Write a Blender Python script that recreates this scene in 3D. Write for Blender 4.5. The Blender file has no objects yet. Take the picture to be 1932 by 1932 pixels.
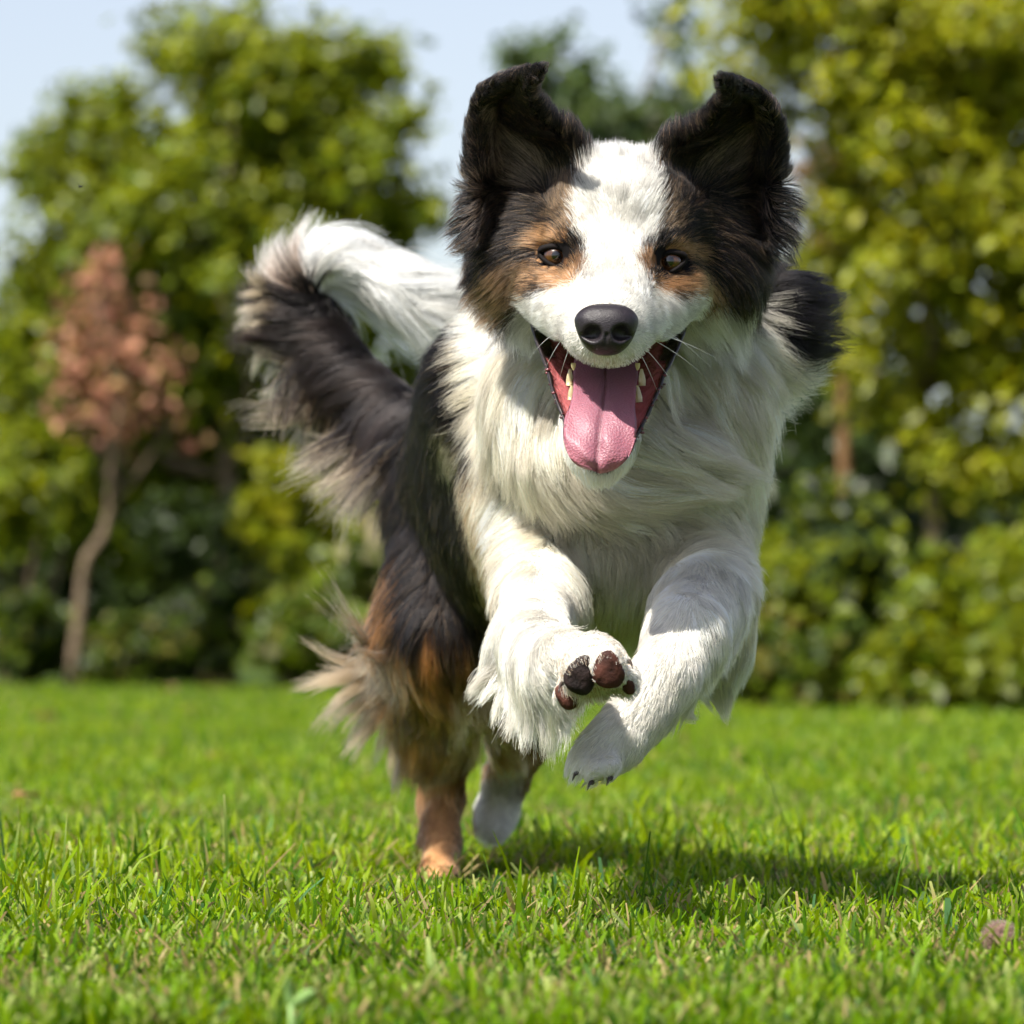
import bpy, math, random
import numpy as np
from mathutils import Vector, kdtree

# ---------------------------------------------------------------- camera, sky, sun, exposure
scene = bpy.context.scene
COL = scene.collection
R = math.radians
FPX, V0, CAM_H = 9660.0, 1240.0, 0.174     # focal length and horizon row on a 1932-unit frame, eye height in metres

cam_data = bpy.data.cameras.new('camera')
cam = bpy.data.objects.new('camera', cam_data)
COL.objects.link(cam)
cam.location = (0, 0, CAM_H)
cam.rotation_euler = (R(90), 0, 0)
cam_data.sensor_width = 36.0
cam_data.lens = 36.0 * FPX / 1932.0
cam_data.shift_y = (V0 - 966.0) / 1932.0
cam_data.clip_start = 0.05
cam_data.clip_end = 4000.0
cam_data.dof.use_dof = True
cam_data.dof.focus_distance = 3.22
cam_data.dof.aperture_fstop = 13.5
scene.camera = cam

SUN_EL, SUN_AZ = R(55), R(48)               # azimuth: from the left of the picture, a little to the camera's side
sdir = Vector((-math.cos(SUN_EL) * math.cos(SUN_AZ), -math.cos(SUN_EL) * math.sin(SUN_AZ), math.sin(SUN_EL)))
world = bpy.data.worlds.new('World')
scene.world = world
world.use_nodes = True
wn = world.node_tree
bg = wn.nodes['Background']
sky = wn.nodes.new('ShaderNodeTexSky')
sky.sky_type = 'NISHITA'
sky.sun_disc = False
sky.sun_elevation = SUN_EL
sky.sun_rotation = math.atan2(sdir.x, sdir.y)
sky.altitude = 50
sky.air_density = 1.0
sky.dust_density = 1.2
sky.ozone_density = 2.0
hsv = wn.nodes.new('ShaderNodeHueSaturation')          # thin high haze: a paler, greyer blue
hsv.inputs['Saturation'].default_value = 0.62
hsv.inputs['Hue'].default_value = 0.515
wn.links.new(sky.outputs[0], hsv.inputs['Color'])
wn.links.new(hsv.outputs[0], bg.inputs[0])
bg.inputs[1].default_value = 0.085
sun_data = bpy.data.lights.new('sun', 'SUN')
sun_data.energy = 5.0
sun_data.angle = R(0.6)
sun_data.color = (1.0, 0.95, 0.86)
sun = bpy.data.objects.new('sun', sun_data)
COL.objects.link(sun)
sun.rotation_euler = sdir.to_track_quat('Z', 'Y').to_euler()
sun.location = (-3, -1, 6)
scene.view_settings.view_transform = 'Standard'
scene.view_settings.look = 'None'
scene.view_settings.exposure = 1.0
scene.view_settings.gamma = 1.0
scene.view_settings.use_curve_mapping = False
scene.render.engine = 'CYCLES'
scene.cycles.max_bounces = 7
scene.cycles.diffuse_bounces = 3
scene.cycles.glossy_bounces = 4
scene.cycles.transmission_bounces = 7
scene.cycles.transparent_max_bounces = 4
scene.cycles.use_adaptive_sampling = True
scene.cycles.adaptive_threshold = 0.03
scene.cycles.adaptive_min_samples = 16
scene.cycles.use_denoising = True

rng = np.random.default_rng(11)
random.seed(5)

# ---------------------------------------------------------------- helpers
def W(u, v, d):
    return Vector(((u - 966.0) * d / FPX, d, CAM_H + (V0 - v) * d / FPX))

def Wn(a):
    a = np.asarray(a, float)
    u, v, d = a[..., 0], a[..., 1], a[..., 2]
    return np.stack([(u - 966.0) * d / FPX, d, CAM_H + (V0 - v) * d / FPX], -1)

def UV(p):
    d = p[:, 1]
    return 966.0 + p[:, 0] * FPX / d, V0 - (p[:, 2] - CAM_H) * FPX / d

def tag(o, label=None, cat=None, group=None, kind=None):
    if label: o['label'] = label
    if cat: o['category'] = cat
    if group: o['group'] = group
    if kind: o['kind'] = kind
    return o

def empty(name, loc):
    o = bpy.data.objects.new(name, None)
    COL.objects.link(o)
    o.location = loc
    o.empty_display_size = 0.05
    return o

def link(name, me, mat, parent=None, smooth=True):
    if mat is not None:
        me.materials.append(mat)
    o = bpy.data.objects.new(name, me)
    COL.objects.link(o)
    if parent is not None:
        o.parent = parent
        o.matrix_parent_inverse = parent.matrix_basis.inverted()
    if smooth and len(me.polygons):
        me.polygons.foreach_set('use_smooth', np.ones(len(me.polygons), bool))
    return o

def mesh_np(name, verts, faces):
    """verts (n,3), faces (m,k) numpy arrays"""
    verts = np.ascontiguousarray(verts, np.float32); faces = np.ascontiguousarray(faces, np.int32)
    me = bpy.data.meshes.new(name)
    m, k = faces.shape
    me.vertices.add(len(verts)); me.loops.add(m * k); me.polygons.add(m)
    me.vertices.foreach_set('co', verts.ravel())
    me.loops.foreach_set('vertex_index', faces.ravel())
    me.polygons.foreach_set('loop_start', np.arange(m, dtype=np.int32) * k)
    me.update(calc_edges=True)
    return me

def mesh_py(name, verts, faces):
    me = bpy.data.meshes.new(name)
    me.from_pydata([tuple(v) for v in verts], [], [tuple(f) for f in faces])
    me.update()
    return me

def vcol(me, cols, name='col'):
    a = me.color_attributes.new(name, 'FLOAT_COLOR', 'POINT')
    c = np.ones((len(cols), 4), np.float32); c[:, :3] = cols
    a.data.foreach_set('color', c.ravel())

def tube(path, radii, seg=8, cap=True):
    path = np.asarray(path, float); n = len(path)
    V, F = [], []
    up = np.array([0.31, 0.87, 0.38])
    for i in range(n):
        t = path[min(i + 1, n - 1)] - path[max(i - 1, 0)]; t /= np.linalg.norm(t) + 1e-12
        a = np.cross(t, up); a /= np.linalg.norm(a) + 1e-12; b = np.cross(t, a)
        for s in range(seg):
            th = 2 * math.pi * s / seg
            V.append(path[i] + radii[i] * (math.cos(th) * a + math.sin(th) * b))
    for i in range(n - 1):
        for s in range(seg):
            s2 = (s + 1) % seg
            F.append((i * seg + s, i * seg + s2, (i + 1) * seg + s2, (i + 1) * seg + s))
    if cap:
        F.append(tuple(range(seg - 1, -1, -1))); F.append(tuple((n - 1) * seg + s for s in range(seg)))
    return V, F

def nodes_mat(name):
    m = bpy.data.materials.new(name); m.use_nodes = True
    nt = m.node_tree
    return m, nt, nt.nodes['Principled BSDF'], nt.nodes['Material Output']

def mat_plain(name, col, rough=0.6, spec=0.4, noise=0.0, scale=60.0, coat=0.0, bump=0.0, sss=0.0):
    m, nt, b, out = nodes_mat(name)
    b.inputs['Roughness'].default_value = rough
    b.inputs['Specular IOR Level'].default_value = spec
    b.inputs['Coat Weight'].default_value = coat
    b.inputs['Coat Roughness'].default_value = 0.15
    if sss:
        b.inputs['Subsurface Weight'].default_value = sss
        b.inputs['Subsurface Radius'].default_value = (0.006, 0.002, 0.0015)
        b.inputs['Subsurface Scale'].default_value = 1.0
    b.inputs['Base Color'].default_value = (*col, 1)
    tc = nt.nodes.new('ShaderNodeTexCoord')
    nz = nt.nodes.new('ShaderNodeTexNoise'); nz.inputs['Scale'].default_value = scale; nz.inputs['Detail'].default_value = 6
    nt.links.new(tc.outputs['Object'], nz.inputs['Vector'])
    if noise:
        r = nt.nodes.new('ShaderNodeValToRGB')
        r.color_ramp.elements[0].position = 0.3; r.color_ramp.elements[1].position = 0.7
        r.color_ramp.elements[0].color = (*[c * (1 - noise) for c in col], 1)
        r.color_ramp.elements[1].color = (*[min(1, c * (1 + noise)) for c in col], 1)
        nt.links.new(nz.outputs['Fac'], r.inputs[0]); nt.links.new(r.outputs[0], b.inputs['Base Color'])
    if bump:
        bp = nt.nodes.new('ShaderNodeBump'); bp.inputs['Strength'].default_value = 1.0; bp.inputs['Distance'].default_value = bump
        nt.links.new(nz.outputs['Fac'], bp.inputs['Height']); nt.links.new(bp.outputs[0], b.inputs['Normal'])
    return m

def mat_leaf(name, rough=0.45, trans=0.45, spec=0.5):
    """leaf / grass: vertex colour, glossy front, light coming through"""
    m, nt, b, out = nodes_mat(name)
    at = nt.nodes.new('ShaderNodeAttribute'); at.attribute_name = 'col'
    nt.links.new(at.outputs['Color'], b.inputs['Base Color'])
    b.inputs['Roughness'].default_value = rough
    b.inputs['Specular IOR Level'].default_value = spec
    tr = nt.nodes.new('ShaderNodeBsdfTranslucent')
    hs = nt.nodes.new('ShaderNodeHueSaturation'); hs.inputs['Value'].default_value = 1.5; hs.inputs['Hue'].default_value = 0.485
    nt.links.new(at.outputs['Color'], hs.inputs['Color']); nt.links.new(hs.outputs[0], tr.inputs['Color'])
    mx = nt.nodes.new('ShaderNodeMixShader'); mx.inputs[0].default_value = trans
    nt.links.new(b.outputs[0], mx.inputs[1]); nt.links.new(tr.outputs[0], mx.inputs[2])
    nt.links.new(mx.outputs[0], out.inputs['Surface'])
    return m

def unit(a):
    return a / (np.linalg.norm(a, axis=-1, keepdims=True) + 1e-12)

def vnoise(p, scale, seed=0):
    """cheap smooth noise in -1..1 from sums of sines"""
    r = np.random.default_rng(seed)
    out = np.zeros(len(p))
    for k in range(5):
        w = r.normal(size=p.shape[1]) * scale * (0.7 + 0.35 * k)
        out += np.sin(p @ w + r.uniform(0, 6.28)) * (0.9 ** k)
    return out / 2.6
# ---------------------------------------------------------------- ground and grass
def ground_z(x, y):
    return 0.006 * np.sin(x * 2.1 + y * 0.7) + 0.005 * np.sin(y * 1.7 - x * 0.6)

soil = mat_plain('soil', (0.045, 0.075, 0.010), 0.95, 0.1, noise=0.5, scale=9.0)
gx = np.concatenate([np.linspace(-900, -30, 16), np.linspace(-24, 24, 90), np.linspace(30, 900, 16)])
gy = np.concatenate([np.linspace(-300, -6, 10), np.linspace(-4, 45, 120), np.linspace(52, 2500, 24)])
GX, GY = np.meshgrid(gx, gy)
GZ = ground_z(GX, GY) * (np.abs(GX) < 26) * (np.abs(GY - 20) < 27) - 0.004
gv = np.stack([GX, GY, GZ], -1).reshape(-1, 3)
nx, ny = len(gx), len(gy)
ii = (np.arange(ny - 1)[:, None] * nx + np.arange(nx - 1)[None]).ravel()
ground = link('ground', mesh_np('ground', gv, np.stack([ii, ii + 1, ii + nx + 1, ii + nx], -1)), soil)
tag(ground, 'flat earth ground under the mown lawn', kind='structure')

def hedge_y(x):
    """far edge of the lawn, nearer on the right"""
    return np.clip(23.0 - 3.2 * x, 15.2, 40.0)

def blades(x, y, length, width, lean, curl, az, col, tipcol, cut=0.45, z0=None):
    """n grass blades of three stacked quads with a cut end"""
    n = len(x)
    z = ground_z(x, y) - 0.002 if z0 is None else z0
    base = np.stack([x, y, z], -1)
    d = np.stack([np.cos(az), np.sin(az), np.zeros(n)], -1)
    fa = az + rng.normal(0, 0.9, n) + math.pi / 2
    side = np.stack([np.cos(fa), np.sin(fa), np.zeros(n)], -1)
    V = np.zeros((n, 8, 3)); C = np.zeros((n, 8, 3))
    for k, t in enumerate((0.0, 0.38, 0.72, 1.0)):
        hor = length * (lean * t + curl * t * t)
        ver = length * t * np.sqrt(np.clip(1 - (lean * 0.8 + curl * t) ** 2, 0.06, 1))
        c = base + d * hor[:, None] + np.array([0, 0, 1.0]) * ver[:, None]
        w = width * (0.85, 1.0, 0.86, 0.5)[k]
        if k == 3: w = width * cut
        V[:, 2 * k] = c - side * w[:, None] / 2 if not np.isscalar(w) else c - side * w / 2
        V[:, 2 * k + 1] = c + side * w[:, None] / 2 if not np.isscalar(w) else c + side * w / 2
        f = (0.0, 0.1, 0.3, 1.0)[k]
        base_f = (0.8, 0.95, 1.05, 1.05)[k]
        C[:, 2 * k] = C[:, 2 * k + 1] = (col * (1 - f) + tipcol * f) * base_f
    q = np.array([[0, 1, 3, 2], [2, 3, 5, 4], [4, 5, 7, 6]])
    F = (np.arange(n)[:, None, None] * 8 + q[None]).reshape(-1, 4)
    return V.reshape(-1, 3), F, C.reshape(-1, 3)

FEET = [((828 - 966) * 4.0 / FPX, 3.96, 0.095), ((926 - 966) * 4.1 / FPX, 4.06, 0.08)]

def grass_zone(n, y0, y1, margin, lscale, wscale, power=1.0, outside=False):
    # sample so that density falls with distance
    t = rng.uniform(0, 1, n)
    y = y0 * (y1 / y0) ** t if power == 1 else y0 + (y1 - y0) * t
    half = y * 0.1 * 1.06 + margin
    x = rng.uniform(-1, 1, n) * half
    if outside:
        x = np.sign(x) * (half - margin + np.abs(x) / half * margin)
    keep = y < hedge_y(x) + 0.8
    x, y = x[keep], y[keep]; n = len(x)
    p2 = np.stack([x, y], -1)
    patch = vnoise(p2, 3.0, 1); fine = vnoise(p2, 14.0, 2)
    tuft = vnoise(p2, 45.0, 3)
    L = lscale * rng.gamma(7, 1 / 7.0, n) * (1 + 0.25 * patch + 0.28 * fine) * (1 + 0.25 * tuft)
    for fx, fy, fr_ in FEET:                 # trodden down under the paws
        L *= 1 - 0.90 * np.exp(-((x - fx) ** 2 / fr_ ** 2 + np.where(y < fy, (y - fy) / 0.30, (y - fy) / 0.08) ** 2))
    tall = rng.random(n) < 0.010
    L[tall] *= rng.uniform(1.4, 2.3, tall.sum())
    wd = wscale * rng.uniform(0.55, 1.35, n)
    broad = rng.random(n) < 0.04
    wd[broad] *= 1.7
    lean = np.abs(rng.normal(0.18, 0.26, n)); curl = np.abs(rng.normal(0.18, 0.25, n))
    flat = rng.random(n) < 0.10
    lean[flat] += 0.55
    az = rng.uniform(0, 6.283, n) + 0.4 * fine
    g1 = np.array([0.115, 0.222, 0.002]); g2 = np.array([0.228, 0.318, 0.003]); g3 = np.array([0.048, 0.120, 0.004])
    mixv = np.clip(0.5 + 0.45 * patch + 0.35 * fine + rng.normal(0, 0.28, n), 0, 1)[:, None]
    col = g1 * (1 - mixv) + g2 * mixv
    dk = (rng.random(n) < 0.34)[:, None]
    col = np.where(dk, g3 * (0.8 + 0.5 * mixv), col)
    blue = (rng.random(n) < 0.025)[:, None]
    col = np.where(blue, np.array([0.07, 0.16, 0.055]), col)
    dry_p = np.clip(0.018 + 0.04 * (fine > 0.6) + 0.03 * (patch < -0.6), 0, 1)
    dry = (rng.random(n) < dry_p)[:, None]
    col = np.where(dry, np.array([0.36, 0.27, 0.11]) * rng.uniform(0.6, 1.15, (n, 1)), col)
    tip = col * rng.uniform(1.0, 1.35, (n, 1))
    pale = (rng.random(n) < 0.20)[:, None]
    tip = np.where(pale, np.array([0.38, 0.42, 0.13]), tip)
    cut = np.where(rng.random(n) < 0.55, 0.62, 0.12)
    # keep the hind paws' spot pressed down
    return blades(x, y, L, wd, lean, curl, az, col, tip, cut)

parts = [grass_zone(150000, 2.30, 3.9, 0.12, 0.0150, 0.0027),
         grass_zone(80000, 3.9, 6.6, 0.2, 0.0150, 0.0030),
         grass_zone(45000, 6.6, 13.0, 0.35, 0.017, 0.0042),
         grass_zone(40000, 1.2, 14.0, 1.3, 0.019, 0.0070, outside=True),
         grass_zone(16000, 5.0, 30.0, 3.2, 0.022, 0.0170, outside=True),
         grass_zone(42000, 13.0, 34.0, 0.6, 0.017, 0.0085)]
# thatch: short dry clippings lying between the blades
n = 7000
y = 2.3 * (6.0 / 2.3) ** rng.uniform(0, 1, n); x = rng.uniform(-1, 1, n) * (y * 0.106 + 0.1)
tc = np.where((rng.random(n) < 0.5)[:, None], np.array([0.30, 0.23, 0.10]), np.array([0.12, 0.15, 0.03])) * rng.uniform(0.5, 1.2, (n, 1))
parts.append(blades(x, y, rng.uniform(0.006, 0.02, n), rng.uniform(0.001, 0.0025, n), rng.uniform(0.75, 0.97, n), np.zeros(n),
                    rng.uniform(0, 6.28, n), tc, tc, 0.7 * np.ones(n), z0=ground_z(x, y) + rng.uniform(0.001, 0.011, n)))
GV, GF, GC, off = [], [], [], 0
for a, b, c in parts:
    GV.append(a); GF.append(b + off); GC.append(c); off += len(a)
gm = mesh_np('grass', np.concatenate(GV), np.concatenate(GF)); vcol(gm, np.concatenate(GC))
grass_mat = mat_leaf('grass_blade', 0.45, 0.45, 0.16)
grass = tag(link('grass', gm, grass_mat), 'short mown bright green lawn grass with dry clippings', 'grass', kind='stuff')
# ---------------------------------------------------------------- trees, shrubs and undergrowth behind the lawn
leaf_mat = mat_leaf('tree_leaf', 0.42, 0.46, 0.42)
dry_leaf_mat = mat_leaf('dry_leaf', 0.6, 0.35, 0.3)
bark = mat_plain('bark', (0.16, 0.115, 0.075), 0.9, 0.2, noise=0.45, scale=22.0, bump=0.01)
bark_pale = mat_plain('pale_bark', (0.30, 0.25, 0.15), 0.85, 0.2, noise=0.35, scale=18.0, bump=0.008)
bark_orange = mat_plain('orange_bark', (0.20, 0.11, 0.05), 0.85, 0.2, noise=0.35, scale=18.0, bump=0.008)

def leaf_cloud(blobs, n, size, pal, droop=0.2, clus=14, spread=0.16, shell=0.55, clumps=0, cr=34, fill=0.25):
    """blobs: (u, v, d, r_px, weight). Leaves grow in sprigs round twig ends; with clumps > 0 the sprigs gather
    in boughs with open gaps between them."""
    B = np.array(blobs, float)
    def scatter(m):
        w = B[:, 4] * B[:, 3] ** 2; w /= w.sum()
        k = rng.choice(len(B), m, p=w)
        dirs = unit(rng.normal(size=(m, 3)))
        rad = (shell + (1 - shell) * rng.random(m)) * np.where(rng.random(m) < 0.75, 1.0, rng.uniform(0.2, 1.0, m)) * (1 + 0.2 * rng.normal(size=m))
        return Wn(B[k, :3]) + dirs * (B[k, 3] * B[k, 2] / FPX * rad)[:, None], dirs, B[k, 2]
    ns = max(1, n // clus)
    if clumps:
        cc, cdir, cdp = scatter(clumps)
        csz = rng.uniform(0.55, 1.45, clumps)
        ci = rng.choice(clumps, ns, p=csz ** 2 / (csz ** 2).sum())
        dirs = unit(rng.normal(size=(ns, 3)) + 0.4 * cdir[ci])
        rr = cr * cdp[ci] / FPX * csz[ci] * rng.random(ns) ** 0.45
        sp = cc[ci] + dirs * rr[:, None] * np.array([1.25, 1.25, 0.75])
        lo = rng.random(ns) < fill
        s2, d2, _ = scatter(ns)
        sp[lo] = s2[lo]; dirs[lo] = d2[lo]
    else:
        sp, dirs, _ = scatter(ns)
    sp[:, 2] = np.maximum(sp[:, 2], 0.03)
    tone = rng.normal(0, 1, ns)
    # leaves
    idx = np.repeat(np.arange(ns), clus); m = len(idx)
    axis = unit(dirs + rng.normal(0, 0.5, (ns, 3)) + np.array([0, 0, 0.25]))
    tpos = rng.uniform(-1, 1, m)
    p = sp[idx] + axis[idx] * (tpos * spread)[:, None] + rng.normal(0, spread * 0.33, (m, 3))
    p[:, 2] = np.maximum(p[:, 2], 0.02)
    nrm = unit(rng.normal(0, 0.75, (m, 3)) + np.array([-0.25, -0.25, 0.75]) + 0.5 * dirs[idx])
    la = unit(np.cross(nrm, rng.normal(size=(m, 3)))); la[:, 2] -= droop; la = unit(la - nrm * (la * nrm).sum(-1, keepdims=True))
    lb = np.cross(nrm, la)
    L = size * rng.uniform(0.6, 1.35, m); Wd = L * rng.uniform(0.5, 0.75, m)
    V = np.zeros((m, 4, 3))
    fold = nrm * (Wd * 0.14)[:, None]
    V[:, 0] = p - la * (L / 2)[:, None]
    V[:, 1] = p - la * (L * 0.05)[:, None] + lb * (Wd / 2)[:, None] + fold
    V[:, 2] = p + la * (L / 2)[:, None] - nrm * (L * 0.12)[:, None]
    V[:, 3] = p - la * (L * 0.05)[:, None] - lb * (Wd / 2)[:, None] + fold
    F = np.array([[0, 1, 2], [0, 2, 3]])
    F = (np.arange(m)[:, None, None] * 4 + F[None]).reshape(-1, 3)
    pal = np.array(pal); pk = rng.choice(len(pal), m)
    col = pal[pk] * np.exp(0.20 * tone[idx] + rng.normal(0, 0.16, m))[:, None]
    return V.reshape(-1, 3), F, np.repeat(col, 4, 0), sp

GREEN = [(0.125, 0.165, 0.004), (0.16, 0.195, 0.004), (0.090, 0.130, 0.005), (0.195, 0.22, 0.005)]
YELLOW = [(0.215, 0.235, 0.004), (0.29, 0.285, 0.004), (0.145, 0.175, 0.005), (0.235, 0.255, 0.006)]
SHADED = [(0.026, 0.045, 0.007), (0.036, 0.060, 0.008), (0.020, 0.036, 0.007)]  # leaf greens darkened to carry the shade between and under the crowns
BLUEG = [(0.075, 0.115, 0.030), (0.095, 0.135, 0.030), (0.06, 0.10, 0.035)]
WEED = [(0.075, 0.120, 0.005), (0.105, 0.150, 0.005), (0.16, 0.15, 0.03), (0.05, 0.085, 0.006)]
RUST = [(0.32, 0.145, 0.085), (0.40, 0.20, 0.12), (0.25, 0.11, 0.065), (0.36, 0.21, 0.09)]

def limb(p0, p1, r0, r1, bend=0.06, n=6):
    p0 = np.array(p0); p1 = np.array(p1); L = np.linalg.norm(p1 - p0)
    off = rng.normal(0, bend * L, 3)
    t = np.linspace(0, 1, n)
    P = p0 + (p1 - p0) * t[:, None] + off * np.sin(t * math.pi)[:, None]
    return tube(P, r0 + (r1 - r0) * t, 7)

def join(parts):
    V, F = [], []
    for v, f in parts:
        o = len(V); V += list(v); F += [tuple(i + o for i in q) for q in f]
    return V, F

def plant(name, label, cat, base, trunk_pts, r0, blobs, n, size, pal, mat=leaf_mat, bmat=bark, group=None, limbs=14, crown='crown', **kw):
    root = tag(empty(name, base), label, cat, group)
    V, F, C, sp = leaf_cloud(blobs, n, size, pal, **kw)
    me = mesh_np(crown, V, F); vcol(me, C)
    cr = link(crown, me, mat, root, smooth=False); cr['kind'] = 'stuff'
    if trunk_pts is not None:
        tp = np.array(trunk_pts, float)
        rr = np.linspace(r0, r0 * 0.35, len(tp))
        v, f = tube(tp, rr, 9)
        tr = link('trunk', mesh_py('trunk', v, f), bmat, root)
        for k in range(limbs):
            i = rng.integers(max(1, len(tp) // 2), len(tp)); q = sp[rng.integers(len(sp))]
            v, f = limb(tp[i], q, rr[i] * 0.55, 0.008, 0.07)
            link('limb', mesh_py('limb', v, f), bmat, tr)
    return root

def shift_d(bl, d):
    return [(u, v, d + dd, r, w) for (u, v, dd, r, w) in bl]

# left tree: broad rounded crown against the sky
bl = [(470, 190, 0, 120, 1), (610, 230, .3, 130, 1), (350, 300, 0, 130, 1.1), (220, 360, .3, 120, 1), (540, 360, 0, 170, 1.1), (690, 350, .2, 115, 1),
      (400, 480, -.2, 190, 1.1), (130, 480, .3, 130, 1), (230, 600, 0, 190, 1), (560, 560, .2, 190, 1), (710, 480, .4, 90, .9), (60, 640, .4, 120, 1),
      (360, 700, .4, 210, .9), (120, 800, .4, 160, 1), (560, 760, .6, 190, .8), (330, 90, .3, 40, 1.4), (440, 60, .3, 40, 1.4), (350, 130, .2, 50, 1.2), (640, 120, .2, 50, 1.3),
      (720, 115, .3, 28, 1.5), (190, 215, .2, 35, 1.4), (100, 290, .3, 40, 1.3), (770, 400, .4, 50, 1.0), (40, 900, .3, 160, 1), (250, 940, .6, 170, .8)]
plant('broadleaf_tree', 'large round-crowned green tree against the sky behind the dog tail', 'tree', W(420, 1290, 32.5),
      [W(420, 1300, 32.5), W(415, 1100, 32.5), W(430, 900, 32.5), W(420, 700, 32.4), W(440, 500, 32.3)], 0.09,
      shift_d(bl, 32.3), 46000, 0.10, GREEN, limbs=22, spread=0.17, clumps=230, cr=44, fill=0.14)
# far tree behind the head
bl = [(1010, 130, 0, 70, 1), (1080, 210, 0, 90, .8), (1190, 190, .4, 110, .7), (1300, 120, .2, 100, .6), (1120, 310, 0, 120, .7), (985, 250, .3, 45, .5),
      (1300, 270, 0, 120, .7), (1180, 420, .3, 150, .8), (1000, 420, .3, 120, .7), (1050, 600, .3, 200, .6), (1250, 600, .3, 200, .6)]
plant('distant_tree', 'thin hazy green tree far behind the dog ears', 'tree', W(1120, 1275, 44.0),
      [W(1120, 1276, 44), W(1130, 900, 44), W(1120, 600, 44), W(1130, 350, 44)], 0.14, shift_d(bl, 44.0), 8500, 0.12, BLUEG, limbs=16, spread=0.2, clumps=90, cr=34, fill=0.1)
# right tree: big yellow-green, near
bl = [(1330, 60, .2, 90, .3), (1450, 50, 0, 120, .45), (1620, 60, 0, 150, 1), (1800, 60, 0, 170, 1), (1950, 120, .1, 170, 1), (1560, 200, .1, 130, .45), (1730, 230, 0, 160, 1),
      (1880, 300, 0, 150, 1), (1590, 370, .2, 120, .5), (1760, 430, 0, 150, 1), (1920, 520, -.1, 140, 1), (1680, 560, .1, 130, 1), (1840, 640, .2, 130, .7), (1620, 680, .2, 100, .6),
      (1960, 760, 0, 110, .7), (1720, 760, .3, 130, .5), (2080, 300, .2, 220, 1), (2100, 650, .2, 220, 1), (1380, 190, .3, 70, .5), (1520, 480, .3, 70, .45), (1850, 850, .2, 110, .5)]
plant('sunlit_tree', 'tall yellow-green tree filling the right edge of the picture', 'tree', W(1760, 1320, 20.6),
      [W(1760, 1325, 20.6), W(1750, 1150, 20.6), W(1765, 950, 20.6), W(1740, 750, 20.6), W(1760, 500, 20.5), W(1740, 300, 20.5)], 0.05,
      shift_d(bl, 20.3), 30000, 0.060, YELLOW, limbs=30, spread=0.12, clumps=230, cr=42, fill=0.10)
# bare brown trunk with twigs beside the right tree
r_ = plant('thin_brown_tree', 'slender orange-brown trunk with sparse twigs right of the black neck tuft', 'tree', W(1590, 1318, 21.5),
      [W(1592, 1322, 21.5), W(1596, 1000, 21.5), W(1590, 720, 21.5), W(1598, 560, 21.5), W(1630, 380, 21.5), W(1640, 180, 21.5)], 0.035,
      shift_d([(1600, 420, 0, 90, 1), (1560, 330, 0, 70, 1), (1640, 250, 0, 90, .7), (1560, 560, 0, 80, .6)], 21.5), 1500, 0.06, [(0.24, 0.13, 0.05), (0.16, 0.14, 0.02)], bmat=bark_orange, limbs=22)
# leaning orange branches of the right shrubs
v, f = join([limb(W(1690, 840, 20.9), W(1880, 730, 20.9), 0.035, 0.022, 0.02), limb(W(1730, 812, 20.9), W(1700, 700, 20.9), 0.018, 0.006, 0.03)])
tag(link('fallen_branch', mesh_py('fallen_branch', v, f), bark_orange), 'bare orange-brown branch leaning through the right shrubs', 'branch')

# sapling with dead rust-coloured leaves
sx = [(135, 1297), (140, 1230), (152, 1150), (155, 1090), (165, 1050), (195, 1010), (208, 960), (209, 880), (206, 800), (205, 700), (212, 600), (205, 480)]
plant('sapling', 'young sapling with rust-brown dead leaves and a crooked bare trunk', 'sapling', W(135, 1299, 28.3),
      [W(u, v, 28.3) for u, v in sx], 0.036,
      shift_d([(200, 500, 0, 50, 1), (215, 560, 0, 55, 1), (155, 590, 0, 60, 1), (250, 600, 0, 45, 1), (190, 660, 0, 70, 1.2), (260, 690, 0, 60, 1), (150, 700, 0, 60, 1.1),
               (320, 680, 0, 30, 1.3), (240, 770, 0, 55, 1), (170, 770, 0, 50, 1), (335, 800, 0, 28, 1.4), (130, 780, 0, 25, 1.2), (290, 760, 0, 40, 1), (210, 800, 0, 40, 1)], 28.2),
      520, 0.085, RUST, mat=dry_leaf_mat, bmat=bark, limbs=18, droop=0.9, clus=2, spread=0.12)
# bare leaning stem left of the thigh
v, f = tube([W(650, 830, 28.2), W(690, 950, 28.2), W(715, 1050, 28.2), W(735, 1130, 28.2), W(728, 1300, 28.1)], [0.02, 0.032, 0.042, 0.05, 0.03], 8)
tag(link('leaning_stem', mesh_py('leaning_stem', v, f), bark_pale), 'pale bare stem leaning behind the dog thigh', 'stem')

# shrubs and weeds along the foot of the wood
def shrub(u, v, d, r, n, pal, label, size=0.08, stems=5, squash=1.0, name='shrub', cat='shrub', group='shrubs along the far edge of the lawn', extra=(), **kw):
    vb = V0 + CAM_H * FPX / d
    root_px = (u, vb)
    k = 7
    bl = [(u + rng.uniform(-.9, .9) * r, v + rng.uniform(-.8, .7) * r * squash, d + rng.uniform(-.4, .4), r * rng.uniform(.25, .65), 1) for _ in range(k)]
    bl += list(extra)
    root = tag(empty(name, W(u, vb, d)), label, cat, group)
    V, F, C, sp = leaf_cloud(bl, n, size, pal, **kw)
    me = mesh_np('foliage', V, F); vcol(me, C)
    fo = link('foliage', me, leaf_mat, root, smooth=False); fo['kind'] = 'stuff'
    for s in range(stems):
        q = sp[rng.integers(len(sp))]
        vv, ff = limb(W(u + rng.uniform(-.2, .2) * r, vb + 1, d), q, 0.018, 0.006, 0.05)
        link('stem', mesh_py('stem', vv, ff), bark, root)
    return root

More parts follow.
